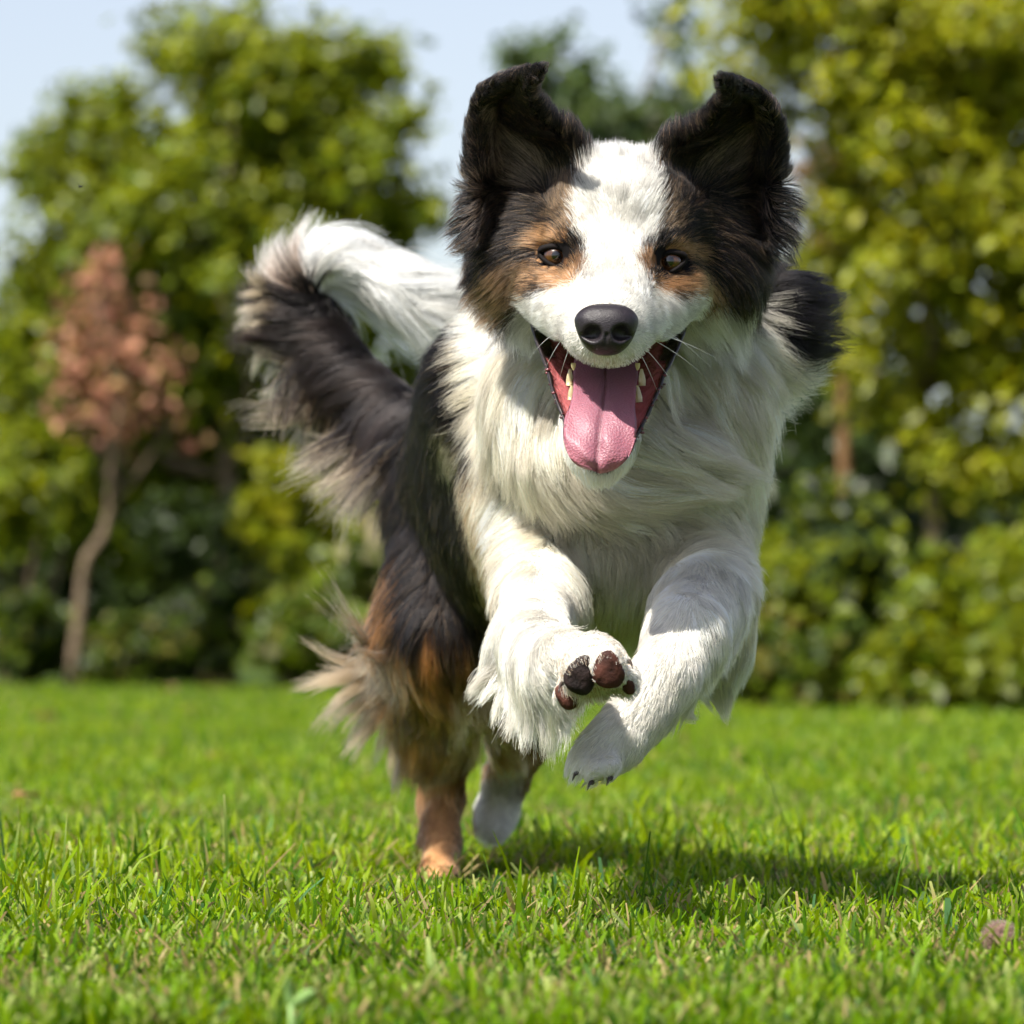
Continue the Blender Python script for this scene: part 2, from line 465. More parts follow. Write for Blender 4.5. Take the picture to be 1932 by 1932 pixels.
# deep wood behind, dense, its inner shade put into the leaf colour
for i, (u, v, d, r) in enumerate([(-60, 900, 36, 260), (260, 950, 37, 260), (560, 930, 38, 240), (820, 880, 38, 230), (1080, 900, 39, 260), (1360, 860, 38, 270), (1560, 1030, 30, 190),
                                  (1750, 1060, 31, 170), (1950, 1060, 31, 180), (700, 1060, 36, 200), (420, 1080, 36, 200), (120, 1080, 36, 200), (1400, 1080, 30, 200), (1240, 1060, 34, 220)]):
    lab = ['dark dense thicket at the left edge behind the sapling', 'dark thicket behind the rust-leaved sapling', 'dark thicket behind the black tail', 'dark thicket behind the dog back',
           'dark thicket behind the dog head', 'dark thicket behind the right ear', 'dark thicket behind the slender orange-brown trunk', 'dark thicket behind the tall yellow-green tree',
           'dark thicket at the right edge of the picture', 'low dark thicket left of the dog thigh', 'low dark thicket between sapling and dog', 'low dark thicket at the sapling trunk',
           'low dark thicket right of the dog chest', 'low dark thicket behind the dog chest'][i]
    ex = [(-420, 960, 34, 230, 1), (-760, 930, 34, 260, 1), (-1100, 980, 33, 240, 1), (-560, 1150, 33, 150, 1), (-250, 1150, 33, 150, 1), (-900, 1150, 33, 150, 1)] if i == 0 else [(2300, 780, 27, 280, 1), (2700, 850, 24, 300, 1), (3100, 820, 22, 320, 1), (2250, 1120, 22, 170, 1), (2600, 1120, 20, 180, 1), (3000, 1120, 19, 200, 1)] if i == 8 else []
    shrub(u, v, d, r, 20000 if ex else 7000, SHADED, lab, extra=ex, size=0.17, stems=4, name='thicket', cat='thicket', group='dark thickets of the wood behind', spread=0.25)
S = [(420, 1010, 31.3, 130, 3400, SHADED, 'dark leafy shrub hiding the trunk of the large round tree'),
     (30, 940, 30.5, 110, 2600, GREEN, 'bright green shrub at the left edge behind the sapling'),
     (560, 950, 29, 80, 1500, YELLOW, 'bright yellow-green sprig left of the dog flank'),
     (610, 1070, 28.6, 75, 1400, GREEN, 'light green leafy shoot beside the dog thigh'),
     (690, 1000, 30, 70, 1000, YELLOW, 'small yellow-green shrub beneath the black tail'),
     (60, 1205, 30.2, 75, 1800, WEED + SHADED, 'weedy undergrowth at the left edge of the lawn'),
     (230, 1225, 30, 60, 1500, WEED + SHADED, 'low weeds right of the sapling foot'),
     (390, 1200, 29.4, 85, 2000, WEED + SHADED, 'low weeds in the gap between sapling and dog'),
     (540, 1225, 28.4, 65, 1800, WEED, 'nettles left of the thigh feathers'),
     (700, 1180, 26.5, 110, 2800, WEED, 'tall weeds behind the dog thigh'),
     (860, 1200, 25, 110, 2200, WEED, 'weeds behind the dog hind legs'),
     (1010, 1200, 24, 110, 2200, WEED, 'weeds behind the raised front paw'),
     (1180, 1200, 22.6, 110, 2200, WEED, 'weeds behind the front legs'),
     (1330, 1190, 21.4, 110, 2400, WEED, 'weeds behind the folded front leg'),
     (1500, 1150, 19.8, 90, 2800, GREEN, 'bright green shrub just right of the folded front leg'),
     (1560, 1020, 21, 90, 1800, SHADED + GREEN[:2], 'leafy green shrub right of the dog chest'),
     (1690, 1110, 19.4, 105, 2600, SHADED + GREEN[:2], 'mid-green shrub at the foot of the tall tree'),
     (1840, 1130, 18.6, 100, 2400, GREEN, 'olive-green shrub near the right edge of the lawn'),
     (1960, 1090, 18.2, 120, 2600, GREEN, 'tall green shrub cut by the right edge'),
     (1480, 1265, 19.6, 55, 1500, WEED, 'low weeds at the lawn edge right of the dog'),
     (1620, 1260, 19.0, 65, 1800, WEED, 'low weed patch below the bright green shrub'),
     (1760, 1265, 18.4, 65, 1800, GREEN, 'low leafy weeds below the olive-green shrub'),
     (1900, 1265, 18.0, 65, 1800, GREEN, 'low leafy weeds at the right end of the lawn edge')]
for u, v, d, r, n, pal, lab in S:
    if u > 1400: d *= 0.88
    shrub(u, v, d, r, n, pal, lab, size=0.075 if d < 23 else 0.095, squash=0.8, clumps=22, cr=26, fill=0.1, spread=0.1)
# ---------------------------------------------------------------- the dog: one continuous body from a signed distance field
VOX = 0.0042
BMIN = np.array([-0.26, 3.02, -0.01]); BMAX = np.array([0.26, 4.30, 0.63])
DIM = np.ceil((BMAX - BMIN) / VOX).astype(int) + 1
D = np.full(DIM, 0.5, np.float32)
AX = [(BMIN[i] + VOX * np.arange(DIM[i])).astype(np.float32) for i in range(3)]

def box_of(lo, hi):
    a = np.clip(np.floor((lo - BMIN) / VOX).astype(int), 0, DIM - 1); b = np.clip(np.ceil((hi - BMIN) / VOX).astype(int) + 1, 1, DIM)
    sl = tuple(slice(a[i], b[i]) for i in range(3))
    g = np.stack(np.meshgrid(AX[0][sl[0]], AX[1][sl[1]], AX[2][sl[2]], indexing='ij'), -1)
    return sl, g

def smin(a, b, k):
    h = np.clip(0.5 + 0.5 * (b - a) / k, 0, 1)
    return b + (a - b) * h - k * h * (1 - h)

def put(sl, d, k, sub=False):
    if sub: D[sl] = -smin(-D[sl], d, k)
    else: D[sl] = smin(D[sl], d, k)

def cap(p, r0, q, r1, k=0.02, sub=False):
    """tapered capsule between two (u,v,d) points, radii in frame units"""
    a, b = np.array(W(*p)), np.array(W(*q)); ra, rb = r0 * p[2] / FPX, r1 * q[2] / FPX
    m = max(ra, rb) + k + 0.012
    sl, g = box_of(np.minimum(a, b) - m, np.maximum(a, b) + m)
    ab = b - a
    t = np.clip(((g - a) @ ab) / (ab @ ab), 0, 1)
    d = np.linalg.norm(g - (a + t[..., None] * ab), axis=-1) - (ra + (rb - ra) * t)
    put(sl, d.astype(np.float32), k, sub)

def chain(pts, k=0.02):
    for (p, q) in zip(pts[:-1], pts[1:]):
        cap(p[:3], p[3], q[:3], q[3], k)

def ell(c, r, k=0.02, rot=0.0, sub=False):
    """ellipsoid at (u,v,d), radii (u, v, depth) in frame units, turned by rot degrees in the picture plane"""
    p = np.array(W(*c)); s = c[2] / FPX; rx, rz, ry = r[0] * s, r[1] * s, r[2] * s
    m = max(rx, ry, rz) + k + 0.012
    sl, g = box_of(p - m, p + m)
    q = g - p; cr, sr = math.cos(R(rot)), math.sin(R(rot))
    X = q[..., 0] * cr - q[..., 2] * sr; Z = q[..., 0] * sr + q[..., 2] * cr; Y = q[..., 1]
    k0 = np.sqrt((X / rx) ** 2 + (Y / ry) ** 2 + (Z / rz) ** 2); k1 = np.sqrt((X / rx ** 2) ** 2 + (Y / ry ** 2) ** 2 + (Z / rz ** 2) ** 2)
    put(sl, (k0 * (k0 - 1) / (k1 + 1e-9)).astype(np.float32), k, sub)

# torso, rump
cap((1150, 900, 3.58), 215, (1010, 920, 3.78), 190, 0.03)
cap((1010, 920, 3.78), 190, (893, 945, 3.97), 135, 0.03)
cap((968, 735, 3.62), 150, (895, 850, 3.90), 115, 0.03)
cap((940, 1080, 3.90), 110, (1050, 1010, 3.70), 150, 0.03)
# chest and shoulders
ell((1160, 960, 3.55), (222, 195, 210), 0.04)
ell((1195, 1075, 3.54), (165, 115, 150), 0.03)
cap((1018, 930, 3.54), 92, (1008, 1070, 3.50), 74, 0.03)
cap((1306, 920, 3.55), 84, (1322, 1080, 3.50), 72, 0.03)
# neck and ruff
cap((1185, 560, 3.50), 200, (1165, 840, 3.54), 228, 0.04)
ell((1012, 745, 3.47), (92, 140, 110), 0.03)
ell((1345, 755, 3.49), (96, 145, 110), 0.03)
ell((1160, 870, 3.43), (170, 80, 75), 0.03)
ell((1452, 620, 3.52), (82, 95, 80), 0.03)
# front leg stretched at the viewer (left in the picture)
chain([(1010, 1060, 3.49, 72), (1012, 1130, 3.42, 66), (1008, 1205, 3.32, 60), (1032, 1243, 3.22, 58), (1078, 1250, 3.15, 56)], 0.012)
ell((1120, 1256, 3.12), (62, 62, 75), 0.012)
for q in ((1092, 1262, 3.092, 34, 46), (1146, 1254, 3.088, 35, 45), (1184, 1284, 3.11, 22, 36), (1070, 1312, 3.11, 25, 28)):
    ell(q[:3], (q[3], q[4], 50), 0.005)
ell((958, 1225, 3.37), (35, 55, 60), 0.015)
# folded front leg (right in the picture)
chain([(1335, 1090, 3.50, 80), (1322, 1140, 3.38, 78), (1294, 1200, 3.30, 70), (1254, 1280, 3.265, 57), (1210, 1342, 3.255, 50), (1165, 1395, 3.245, 48), (1134, 1425, 3.235, 42)], 0.011)
ell((1118, 1428, 3.238), (40, 36, 42), 0.008)
for q in ((1092, 1440, 3.228, 15, 30), (1120, 1456, 3.214, 16, 32), (1152, 1450, 3.216, 16, 29)):
    ell(q[:3], (q[3], q[4], 42), 0.004, rot=30)
chain([(1352, 1130, 3.45, 58), (1358, 1210, 3.47, 46), (1350, 1280, 3.49, 32)], 0.02)
# hind leg, near
chain([(865, 980, 3.97, 118), (850, 1120, 3.90, 108), (842, 1200, 3.87, 88), (842, 1300, 3.97, 58), (838, 1410, 4.08, 42), (833, 1500, 4.10, 31), (830, 1590, 4.07, 29), (828, 1645, 4.03, 33)], 0.02)
ell((828, 1652, 4.01), (38, 22, 60), 0.012)
# hind leg, far
chain([(985, 1060, 3.96, 110), (1010, 1200, 3.90, 85), (995, 1320, 4.00, 58), (980, 1400, 4.08, 40), (957, 1465, 4.12, 31), (938, 1530, 4.14, 29), (928, 1562, 4.12, 31)], 0.02)
# tail
TAIL = [(815, 850, 4.00, 70), (745, 790, 4.08, 56), (655, 700, 4.13, 50), (590, 605, 4.15, 44), (565, 545, 4.15, 36), (590, 505, 4.145, 32), (645, 500, 4.14, 34), (735, 535, 4.13, 30), (825, 580, 4.12, 20)]
chain(TAIL, 0.012)
# lower jaw, hollowed for the mouth
cap((1052, 668, 3.405), 26, (1096, 848, 3.282), 17, 0.012)
cap((1246, 672, 3.405), 26, (1166, 848, 3.282), 17, 0.012)
cap((1150, 740, 3.44), 85, (1130, 868, 3.278), 33, 0.02)
cap((1147, 690, 3.31), 92, (1135, 810, 3.235), 48, 0.006, sub=True)
# skull, cheeks, muzzle
ell((1174, 432, 3.39), (168, 126, 215), 0.02, rot=3)
ell((1172, 400, 3.335), (100, 85, 90), 0.02)
ell((1078, 448, 3.325), (44, 40, 50), 0.015)
ell((1246, 455, 3.325), (44, 40, 50), 0.015)
ell((998, 500, 3.40), (94, 108, 110), 0.025)
ell((1340, 508, 3.40), (95, 108, 110), 0.025)
ell((1035, 540, 3.335), (58, 52, 60), 0.02)
ell((1275, 548, 3.335), (58, 52, 60), 0.02)
cap((1149, 598, 3.222), 52, (1164, 515, 3.305), 74, 0.02)
cap((1112, 630, 3.232), 48, (1042, 572, 3.315), 46, 0.015)
cap((1178, 632, 3.232), 48, (1252, 580, 3.315), 46, 0.015)
ell((1144, 642, 3.222), (52, 44, 45), 0.012)

# ears: cupped sheets with the tips folded over
def ear(rows):
    P = np.array(rows, float)                      # rows x 3 x (u,v,d)
    nr = len(P); S = []
    for a in np.linspace(0, nr - 1, 34):
        i = min(int(a), nr - 2); f = a - i
        i0, i3 = max(i - 1, 0), min(i + 2, nr - 1)
        row = 0.5 * (2 * P[i] + (P[i + 1] - P[i0]) * f + (2 * P[i0] - 5 * P[i] + 4 * P[i + 1] - P[i3]) * f ** 2 + (3 * P[i] - P[i0] - 3 * P[i + 1] + P[i3]) * f ** 3)
        for s in np.linspace(0, 1, 26):            # quadratic through the three points
            w = np.array([(1 - s) * (1 - 2 * s), 4 * s * (1 - s), s * (2 * s - 1)])
            S.append((*(w @ row), 0.0054 - 0.0015 * a / (nr - 1)))
    S = np.array(S); C = Wn(S[:, :3])
    lo, hi = C.min(0) - 0.015, C.max(0) + 0.015
    sl, g = box_of(lo, hi)
    E = np.full(g.shape[:3], 0.05, np.float32); org = g[0, 0, 0]
    for c, r in zip(C, S[:, 3]):
        a = np.maximum(((c - 0.014 - org) / VOX).astype(int), 0); b = ((c + 0.014 - org) / VOX).astype(int) + 1
        q = g[a[0]:b[0], a[1]:b[1], a[2]:b[2]]
        dd = np.linalg.norm(q - c, axis=-1) - r
        E[a[0]:b[0], a[1]:b[1], a[2]:b[2]] = np.minimum(E[a[0]:b[0], a[1]:b[1], a[2]:b[2]], dd)
    put(sl, E, 0.008)
    return C
EAR_L = ear([[(1108, 315, 3.345), (1000, 400, 3.385), (890, 450, 3.375)], [(1086, 262, 3.345), (975, 300, 3.385), (894, 345, 3.365)], [(1038, 232, 3.34), (950, 225, 3.378), (896, 240, 3.36)],
             [(1008, 190, 3.325), (955, 175, 3.352), (908, 182, 3.345)], [(1002, 168, 3.30), (972, 155, 3.33), (938, 156, 3.325)], [(1010, 148, 3.285), (1000, 141, 3.295), (985, 139, 3.305)], [(1024, 131, 3.272), (1022, 130, 3.274), (1020, 129, 3.276)]])
EAR_R = ear([[(1236, 315, 3.35), (1350, 400, 3.395), (1465, 455, 3.38)], [(1262, 268, 3.35), (1380, 305, 3.395), (1466, 355, 3.375)], [(1325, 242, 3.345), (1410, 230, 3.388), (1466, 255, 3.37)],
             [(1356, 200, 3.33), (1412, 192, 3.362), (1452, 205, 3.355)], [(1372, 180, 3.31), (1396, 170, 3.345), (1424, 173, 3.34)], [(1366, 163, 3.295), (1377, 158, 3.305), (1392, 157, 3.315)], [(1356, 148, 3.282), (1358, 147, 3.284), (1360, 146, 3.286)]])

def sdf(p):
    """trilinear sample of the field"""
    q = (p - BMIN) / VOX
    i = np.clip(np.floor(q).astype(int), 0, DIM - 2); f = q - i
    out = 0
    for dx in (0, 1):
        for dy in (0, 1):
            for dz in (0, 1):
                w = (f[:, 0] if dx else 1 - f[:, 0]) * (f[:, 1] if dy else 1 - f[:, 1]) * (f[:, 2] if dz else 1 - f[:, 2])
                out = out + w * D[i[:, 0] + dx, i[:, 1] + dy, i[:, 2] + dz]
    return out

def sdf_n(p):
    e = 0.004
    g = np.stack([sdf(p + np.eye(3)[k] * e) - sdf(p - np.eye(3)[k] * e) for k in range(3)], -1)
    return unit(g)

def surf(u, v, d0=3.03, d1=4.3):
    """first body point met along the line through frame point (u, v)"""
    ds = np.arange(d0, d1, 0.0015); p = Wn(np.stack([np.full_like(ds, u), np.full_like(ds, v), ds], -1))
    s = sdf(p); i = np.argmax(s < 0)
    return p[i], ds[i]

EYES = [((1048, 483), (9.0, 6.2)), ((1263, 494), (9.0, 6.2))]
EYE_C = []
for (u, v), _ in EYES:
    p, d = surf(u, v); EYE_C.append((u, v, d + 0.0075))
for c in EYE_C:
    ell(c, (27, 20, 34), 0.004, sub=True)

def surface_nets(D, org, vox):
    s = D < 0
    n = np.array(D.shape)
    acc = np.zeros((*(n - 1), 3), np.float32); cnt = np.zeros(n - 1, np.int16)
    cs = [s[dx:n[0] - 1 + dx, dy:n[1] - 1 + dy, dz:n[2] - 1 + dz] for dx in (0, 1) for dy in (0, 1) for dz in (0, 1)]
    tot = sum(c.astype(np.int8) for c in cs)
    act = np.argwhere((tot > 0) & (tot < 8))
    off = [np.array([dx, dy, dz]) for dx in (0, 1) for dy in (0, 1) for dz in (0, 1)]
    val = np.stack([D[act[:, 0] + o[0], act[:, 1] + o[1], act[:, 2] + o[2]] for o in off], -1)
    pos = np.zeros((len(act), 3)); c = np.zeros(len(act))
    for a in range(8):
        for b in range(a + 1, 8):
            if np.abs(off[a] - off[b]).sum() != 1: continue
            va, vb = val[:, a], val[:, b]; m = (va < 0) != (vb < 0)
            t = np.where(m, va / np.where(m, va - vb, 1), 0)
            pos += np.where(m[:, None], off[a] + t[:, None] * (off[b] - off[a]), 0); c += m
    pos = org + (act + pos / c[:, None]) * vox
    idx = np.full(n - 1, -1, np.int64); idx[act[:, 0], act[:, 1], act[:, 2]] = np.arange(len(act))
    F = []
    for ax in range(3):
        b, cc = (ax + 1) % 3, (ax + 2) % 3
        sa = [slice(None)] * 3; sb = [slice(None)] * 3
        sa[ax] = slice(0, -1); sb[ax] = slice(1, None)
        ch = s[tuple(sa)] != s[tuple(sb)]
        e = np.argwhere(ch)
        e = e[(e[:, b] > 0) & (e[:, cc] > 0) & (e[:, b] < n[b] - 1) & (e[:, cc] < n[cc] - 1)]
        flip = s[e[:, 0], e[:, 1], e[:, 2]]
        def at(db, dc):
            q = e.copy(); q[:, b] += db; q[:, cc] += dc
            return idx[q[:, 0], q[:, 1], q[:, 2]]
        q = np.stack([at(-1, -1), at(0, -1), at(0, 0), at(-1, 0)], -1)
        F.append(np.where(flip[:, None], q, q[:, ::-1]))
    return pos, np.concatenate(F)

BV, BF = surface_nets(D, BMIN, VOX)
# light smoothing
for _ in range(3):
    s = np.zeros_like(BV); c = np.zeros(len(BV))
    for a in range(4):
        i, j = BF[:, a], BF[:, (a + 1) % 4]
        np.add.at(s, i, BV[j]); np.add.at(c, i, 1); np.add.at(s, j, BV[i]); np.add.at(c, j, 1)
    BV = 0.5 * BV + 0.5 * s / c[:, None]
# ---------------------------------------------------------------- the dog: coat colours
def inpoly(u, v, poly):
    poly = np.array(poly, float); r = np.zeros(len(u), bool)
    x1, y1 = poly[-1]
    for x2, y2 in poly:
        m = ((y2 > v) != (y1 > v)); 
        with np.errstate(divide='ignore', invalid='ignore'):
            xi = (x1 - x2) * (v - y2) / (y1 - y2 + 1e-12) + x2
        r ^= m & (u < xi); x1, y1 = x2, y2
    return r

BLK = np.array([0.010, 0.0085, 0.009]); WHT = np.array([0.68, 0.655, 0.60]); CRM = np.array([0.72, 0.60, 0.42]); TAN = np.array([0.40, 0.185, 0.065])
BRN = np.array([0.16, 0.075, 0.032]); SABLE = np.array([0.075, 0.045, 0.028]); OCHRE = np.array([0.42, 0.225, 0.105]); GRZ = np.array([0.20, 0.13, 0.075])
IVORY = np.array([0.82, 0.75, 0.61])
MASK_L = [(1128, 285), (1100, 325), (1084, 380), (1086, 430), (1108, 472), (1112, 500), (1092, 528), (1060, 545), (1025, 548), (990, 562), (978, 590), (958, 618), (930, 615), (905, 595), (880, 560), (845, 520), (820, 300), (850, 100), (1040, 90), (1120, 220)]
MASK_R = [(1228, 290), (1246, 340), (1252, 395), (1238, 440), (1214, 466), (1207, 496), (1222, 530), (1240, 548), (1290, 562), (1345, 556), (1385, 580), (1420, 562), (1450, 530), (1520, 490), (1520, 100), (1330, 100), (1230, 230)]

def coat(p, plain=False):
    """root colour and tip colour of the hair growing at each point"""
    n = len(p); d = p[:, 1]; u, v = UV(p)
    ju = u + rng.normal(0, 7, n); jv = v + rng.normal(0, 7, n)
    ruf = 10 * vnoise(p, 90, 21)
    C = np.tile(BLK, (n, 1)); T = C.copy()
    def setc(m, c, t=None):
        C[m] = c; T[m] = c if t is None else t
    front = (d < 3.66)
    # black back and flanks with brown hairs
    fl = np.full(n, 0.5) if plain else rng.random(n)
    setc(fl < 0.10, SABLE); setc(fl > 0.97, GRZ)
    # flank: tan edge where black meets the white chest
    m = (d > 3.42) & (d < 3.95) & inpoly(ju + ruf, jv, [(885, 880), (930, 870), (945, 1000), (955, 1120), (930, 1240), (880, 1240), (905, 1150), (900, 1050), (892, 960)])
    setc(m, OCHRE, CRM)
    # white neck, chest, front legs
    m = front & (v > 540) & inpoly(ju + ruf, jv, [(905, 560), (900, 620), (890, 690), (890, 745), (900, 790), (930, 850), (905, 880), (915, 940), (925, 1010), (940, 1070), (945, 1120), (910, 1180), (885, 1250), (860, 1330), (880, 1600), (1600, 1600), (1600, 560), (1380, 540)])
    setc(m, WHT, IVORY)
    cm = m & (v > 640) & (v < 1210) & (d > 3.40)
    C[cm] = IVORY * 0.92; T[cm] = CRM * 0.4 + IVORY * 0.62
    # dark fringe between ruff and shoulder on the left, tan tips
    m = front & inpoly(ju, jv, [(835, 770), (865, 795), (905, 842), (940, 850), (960, 872), (900, 870), (850, 850)])
    setc(m, SABLE, CRM)
    # black tuft at the right of the neck
    m = (d > 3.40) & inpoly(ju + ruf, jv, [(1440, 480), (1418, 550), (1425, 610), (1450, 650), (1495, 690), (1700, 720), (1700, 440), (1480, 440)])
    setc(m, BLK)
    m = (d > 3.60) & (u > 1200)
    setc(m & (fl > 0.1), BLK)
    # head
    hd = (d < 3.50) & (v < 640 + 0.0 * u) & (u > 820) & (u < 1520)
    face = hd & (d < 3.47)
    mk = face & (inpoly(ju + ruf * 0.5, jv, MASK_L) | inpoly(ju + ruf * 0.5, jv, MASK_R))
    white_face = face & ~mk & (u > 960) & (u < 1400)
    setc(white_face, WHT)
    setc(mk, BLK)
    setc(mk & (fl < 0.07), GRZ * 1.2); setc(mk & (fl > 0.90), SABLE)
    bk = hd & (d >= 3.43) & (v < 560)
    setc(bk, BLK)
    tan = lambda poly, c, t=None, q=1.0: setc(mk & (rng.random(n) < q if not plain else np.full(n, q > 0.7)) & inpoly(ju, jv, poly), c, t)
    # grizzled edge of the blaze
    tan([(1062, 340), (1086, 345), (1084, 430), (1060, 440), (1040, 400)], GRZ, None, 0.75)
    tan([(1255, 350), (1275, 370), (1290, 430), (1250, 440)], GRZ, None, 0.7)
    # left eye patches
    tan([(1000, 462), (1012, 440), (1046, 430), (1066, 446), (1050, 458), (1018, 474)], OCHRE)
    tan([(1003, 488), (1024, 504), (1075, 508), (1096, 512), (1080, 538), (1040, 546), (1012, 530)], OCHRE)
    tan([(1072, 490), (1095, 480), (1108, 500), (1096, 516), (1076, 508)], BRN)
    tan([(903, 560), (915, 520), (948, 492), (990, 484), (1002, 515), (1008, 545), (985, 562), (965, 580), (950, 606), (920, 600)], np.array([0.36, 0.22, 0.12]), None, 0.82)
    tan([(960, 540), (1005, 525), (1012, 545), (980, 562), (950, 570)], SABLE, None, 0.55)
    # right eye patches
    tan([(1262, 462), (1290, 452), (1316, 468), (1312, 492), (1288, 478), (1268, 474)], OCHRE)
    tan([(1228, 522), (1262, 524), (1300, 516), (1314, 498), (1310, 535), (1285, 552), (1240, 548)], OCHRE * 0.85)
    tan([(1308, 512), (1345, 520), (1354, 552), (1322, 566), (1290, 560), (1308, 540)], np.array([0.34, 0.21, 0.11]), None, 0.85)
    tan([(1205, 480), (1232, 478), (1240, 500), (1226, 520), (1210, 505)], BRN * 1.4)
    # ears: tan inside
    tan([(900, 190), (960, 250), (1030, 300), (1055, 350), (990, 370), (930, 330)], np.array([0.33, 0.24, 0.18]), None, 0.5)
    tan([(870, 330), (930, 330), (990, 380), (960, 430), (870, 440)], np.array([0.24, 0.17, 0.13]), None, 0.16)
    tan([(1340, 350), (1480, 330), (1490, 440), (1390, 420)], np.array([0.24, 0.17, 0.13]), None, 0.14)
    tan([(1460, 190), (1440, 270), (1370, 330), (1300, 360), (1310, 310), (1390, 250)], np.array([0.33, 0.24, 0.18]), None, 0.45)
    tan([(860, 440), (900, 440), (920, 490), (870, 500)], SABLE, BRN * 1.4, 0.5)
    # lips and chin
    m = face & inpoly(ju, jv, [(1098, 676), (1186, 676), (1196, 705), (1090, 705)])
    setc(m & (rng.random(n) < 0.6), np.array([0.12, 0.09, 0.08]))
    m = (d < 3.17) & (v > 1200) & inpoly(ju, jv, [(1050, 1240), (1120, 1190), (1175, 1225), (1200, 1290), (1150, 1340), (1050, 1345)]) & (fl < 0.4)
    setc(m, np.array([0.42, 0.27, 0.16]), np.array([0.55, 0.42, 0.28]))
    # hind quarters
    hq = (d > 3.72)
    m = hq & inpoly(ju + ruf, jv, [(700, 1040), (762, 1040), (782, 1090), (770, 1170), (740, 1190), (700, 1180)]); setc(m & (fl < .6), BRN * 1.2, TAN)
    m = hq & (v > 1185) & (u < 930) & inpoly(ju + 1.5 * ruf, jv, [(600, 1200), (930, 1180), (930, 1800), (600, 1800)])
    strk = vnoise(p * np.array([1, 1, 0.25]), 120, 33)
    setc(m, BRN * 0.8, TAN * 0.7)
    setc(m & (strk < -0.1), SABLE * 0.6, SABLE); setc(m & (strk > 0.45), TAN * 0.9, TAN)
    m = hq & inpoly(ju + ruf, jv, [(845, 1260), (900, 1250), (925, 1330), (905, 1420), (860, 1380)]); setc(m & (fl > 0.2), OCHRE, CRM)
    m = hq & inpoly(ju, jv, [(700, 1180), (770, 1200), (775, 1420), (650, 1420), (560, 1200)]); setc(m & (fl < 0.75), SABLE, CRM * 0.8)
    m = hq & (v > 1450) & (u < 905); setc(m, np.array([0.62, 0.34, 0.16]), np.array([0.68, 0.40, 0.20]))
    setc(m & (ju + ruf < 806), BRN * 1.6); setc(m & (ju + ruf > 858), BRN)
    fh = hq & (v > 1225) & (u > 900)
    setc(fh, TAN, CRM); setc(fh & (fl < 0.3) & (v < 1420), BRN)
    setc(fh & (jv + ju * 0.3 + ruf * 2 > 1735), WHT)
    setc(fh & (ju > 985) & (v < 1500), BRN * 0.6)
    m = hq & inpoly(ju, jv, [(895, 1300), (935, 1330), (930, 1430), (905, 1440)]); setc(m, CRM)
    # tail
    tl = (d > 3.9) & (u < 850) & inpoly(u, v, [(380, 380), (880, 380), (880, 700), (800, 800), (760, 860), (760, 900), (600, 900), (380, 600)])
    setc(tl, BLK, np.array([0.030, 0.019, 0.015]))
    low = tl & ((v - (590 + (u - 480) * 0.92)) > 12 * rng.normal(size=n)) & (fl < 0.6); T[low] = CRM * 0.95; C[low] = GRZ
    wt = tl & (inpoly(u, v, [(545, 380), (900, 380), (900, 700), (800, 640), (620, 560), (575, 520)]))
    setc(wt, np.array([0.84, 0.82, 0.77]), np.array([0.84, 0.80, 0.72]))
    cur = tl & inpoly(ju, jv, [(480, 430), (575, 430), (590, 500), (560, 560), (500, 545)]) & ~wt; setc(cur, np.array([0.30, 0.22, 0.17]), WHT * 0.9)
    return C, T

# ---------------------------------------------------------------- the dog: body mesh, nose, eyes, mouth, paws
dog = tag(empty('dog', W(830, 1665, 4.0)), 'black, white and tan long-haired dog running over the grass, tongue out', 'dog')
dog.location.z = 0.0
bpy.context.view_layer.update()
skin, nt, b, out = nodes_mat('dog_skin')
at = nt.nodes.new('ShaderNodeAttribute'); at.attribute_name = 'col'
nt.links.new(at.outputs['Color'], b.inputs['Base Color']); b.inputs['Roughness'].default_value = 0.9; b.inputs['Specular IOR Level'].default_value = 0.1
me = mesh_np('body', BV, BF)
bc, _ = coat(BV, True)
vcol(me, bc * 0.85)
body = link('body', me, skin, dog)

def px(a, d): return a * d / FPX

def lathe_sphere(nu=24, nv=14):
    V, F = [(0, 0, 1)], []
    for i in range(1, nv):
        for j in range(nu):
            a, bb = math.pi * i / nv, 2 * math.pi * j / nu
            V.append((math.sin(a) * math.cos(bb), math.sin(a) * math.sin(bb), math.cos(a)))
    V.append((0, 0, -1)); e = len(V) - 1
    for j in range(nu): F.append((0, 1 + j, 1 + (j + 1) % nu))
    for i in range(nv - 2):
        for j in range(nu):
            a = 1 + i * nu + j; b_ = 1 + i * nu + (j + 1) % nu
            F.append((a, a + nu, b_ + nu, b_))
    for j in range(nu): F.append((e, e - nu + (j + 1) % nu, e - nu + j))
    return np.array(V), F

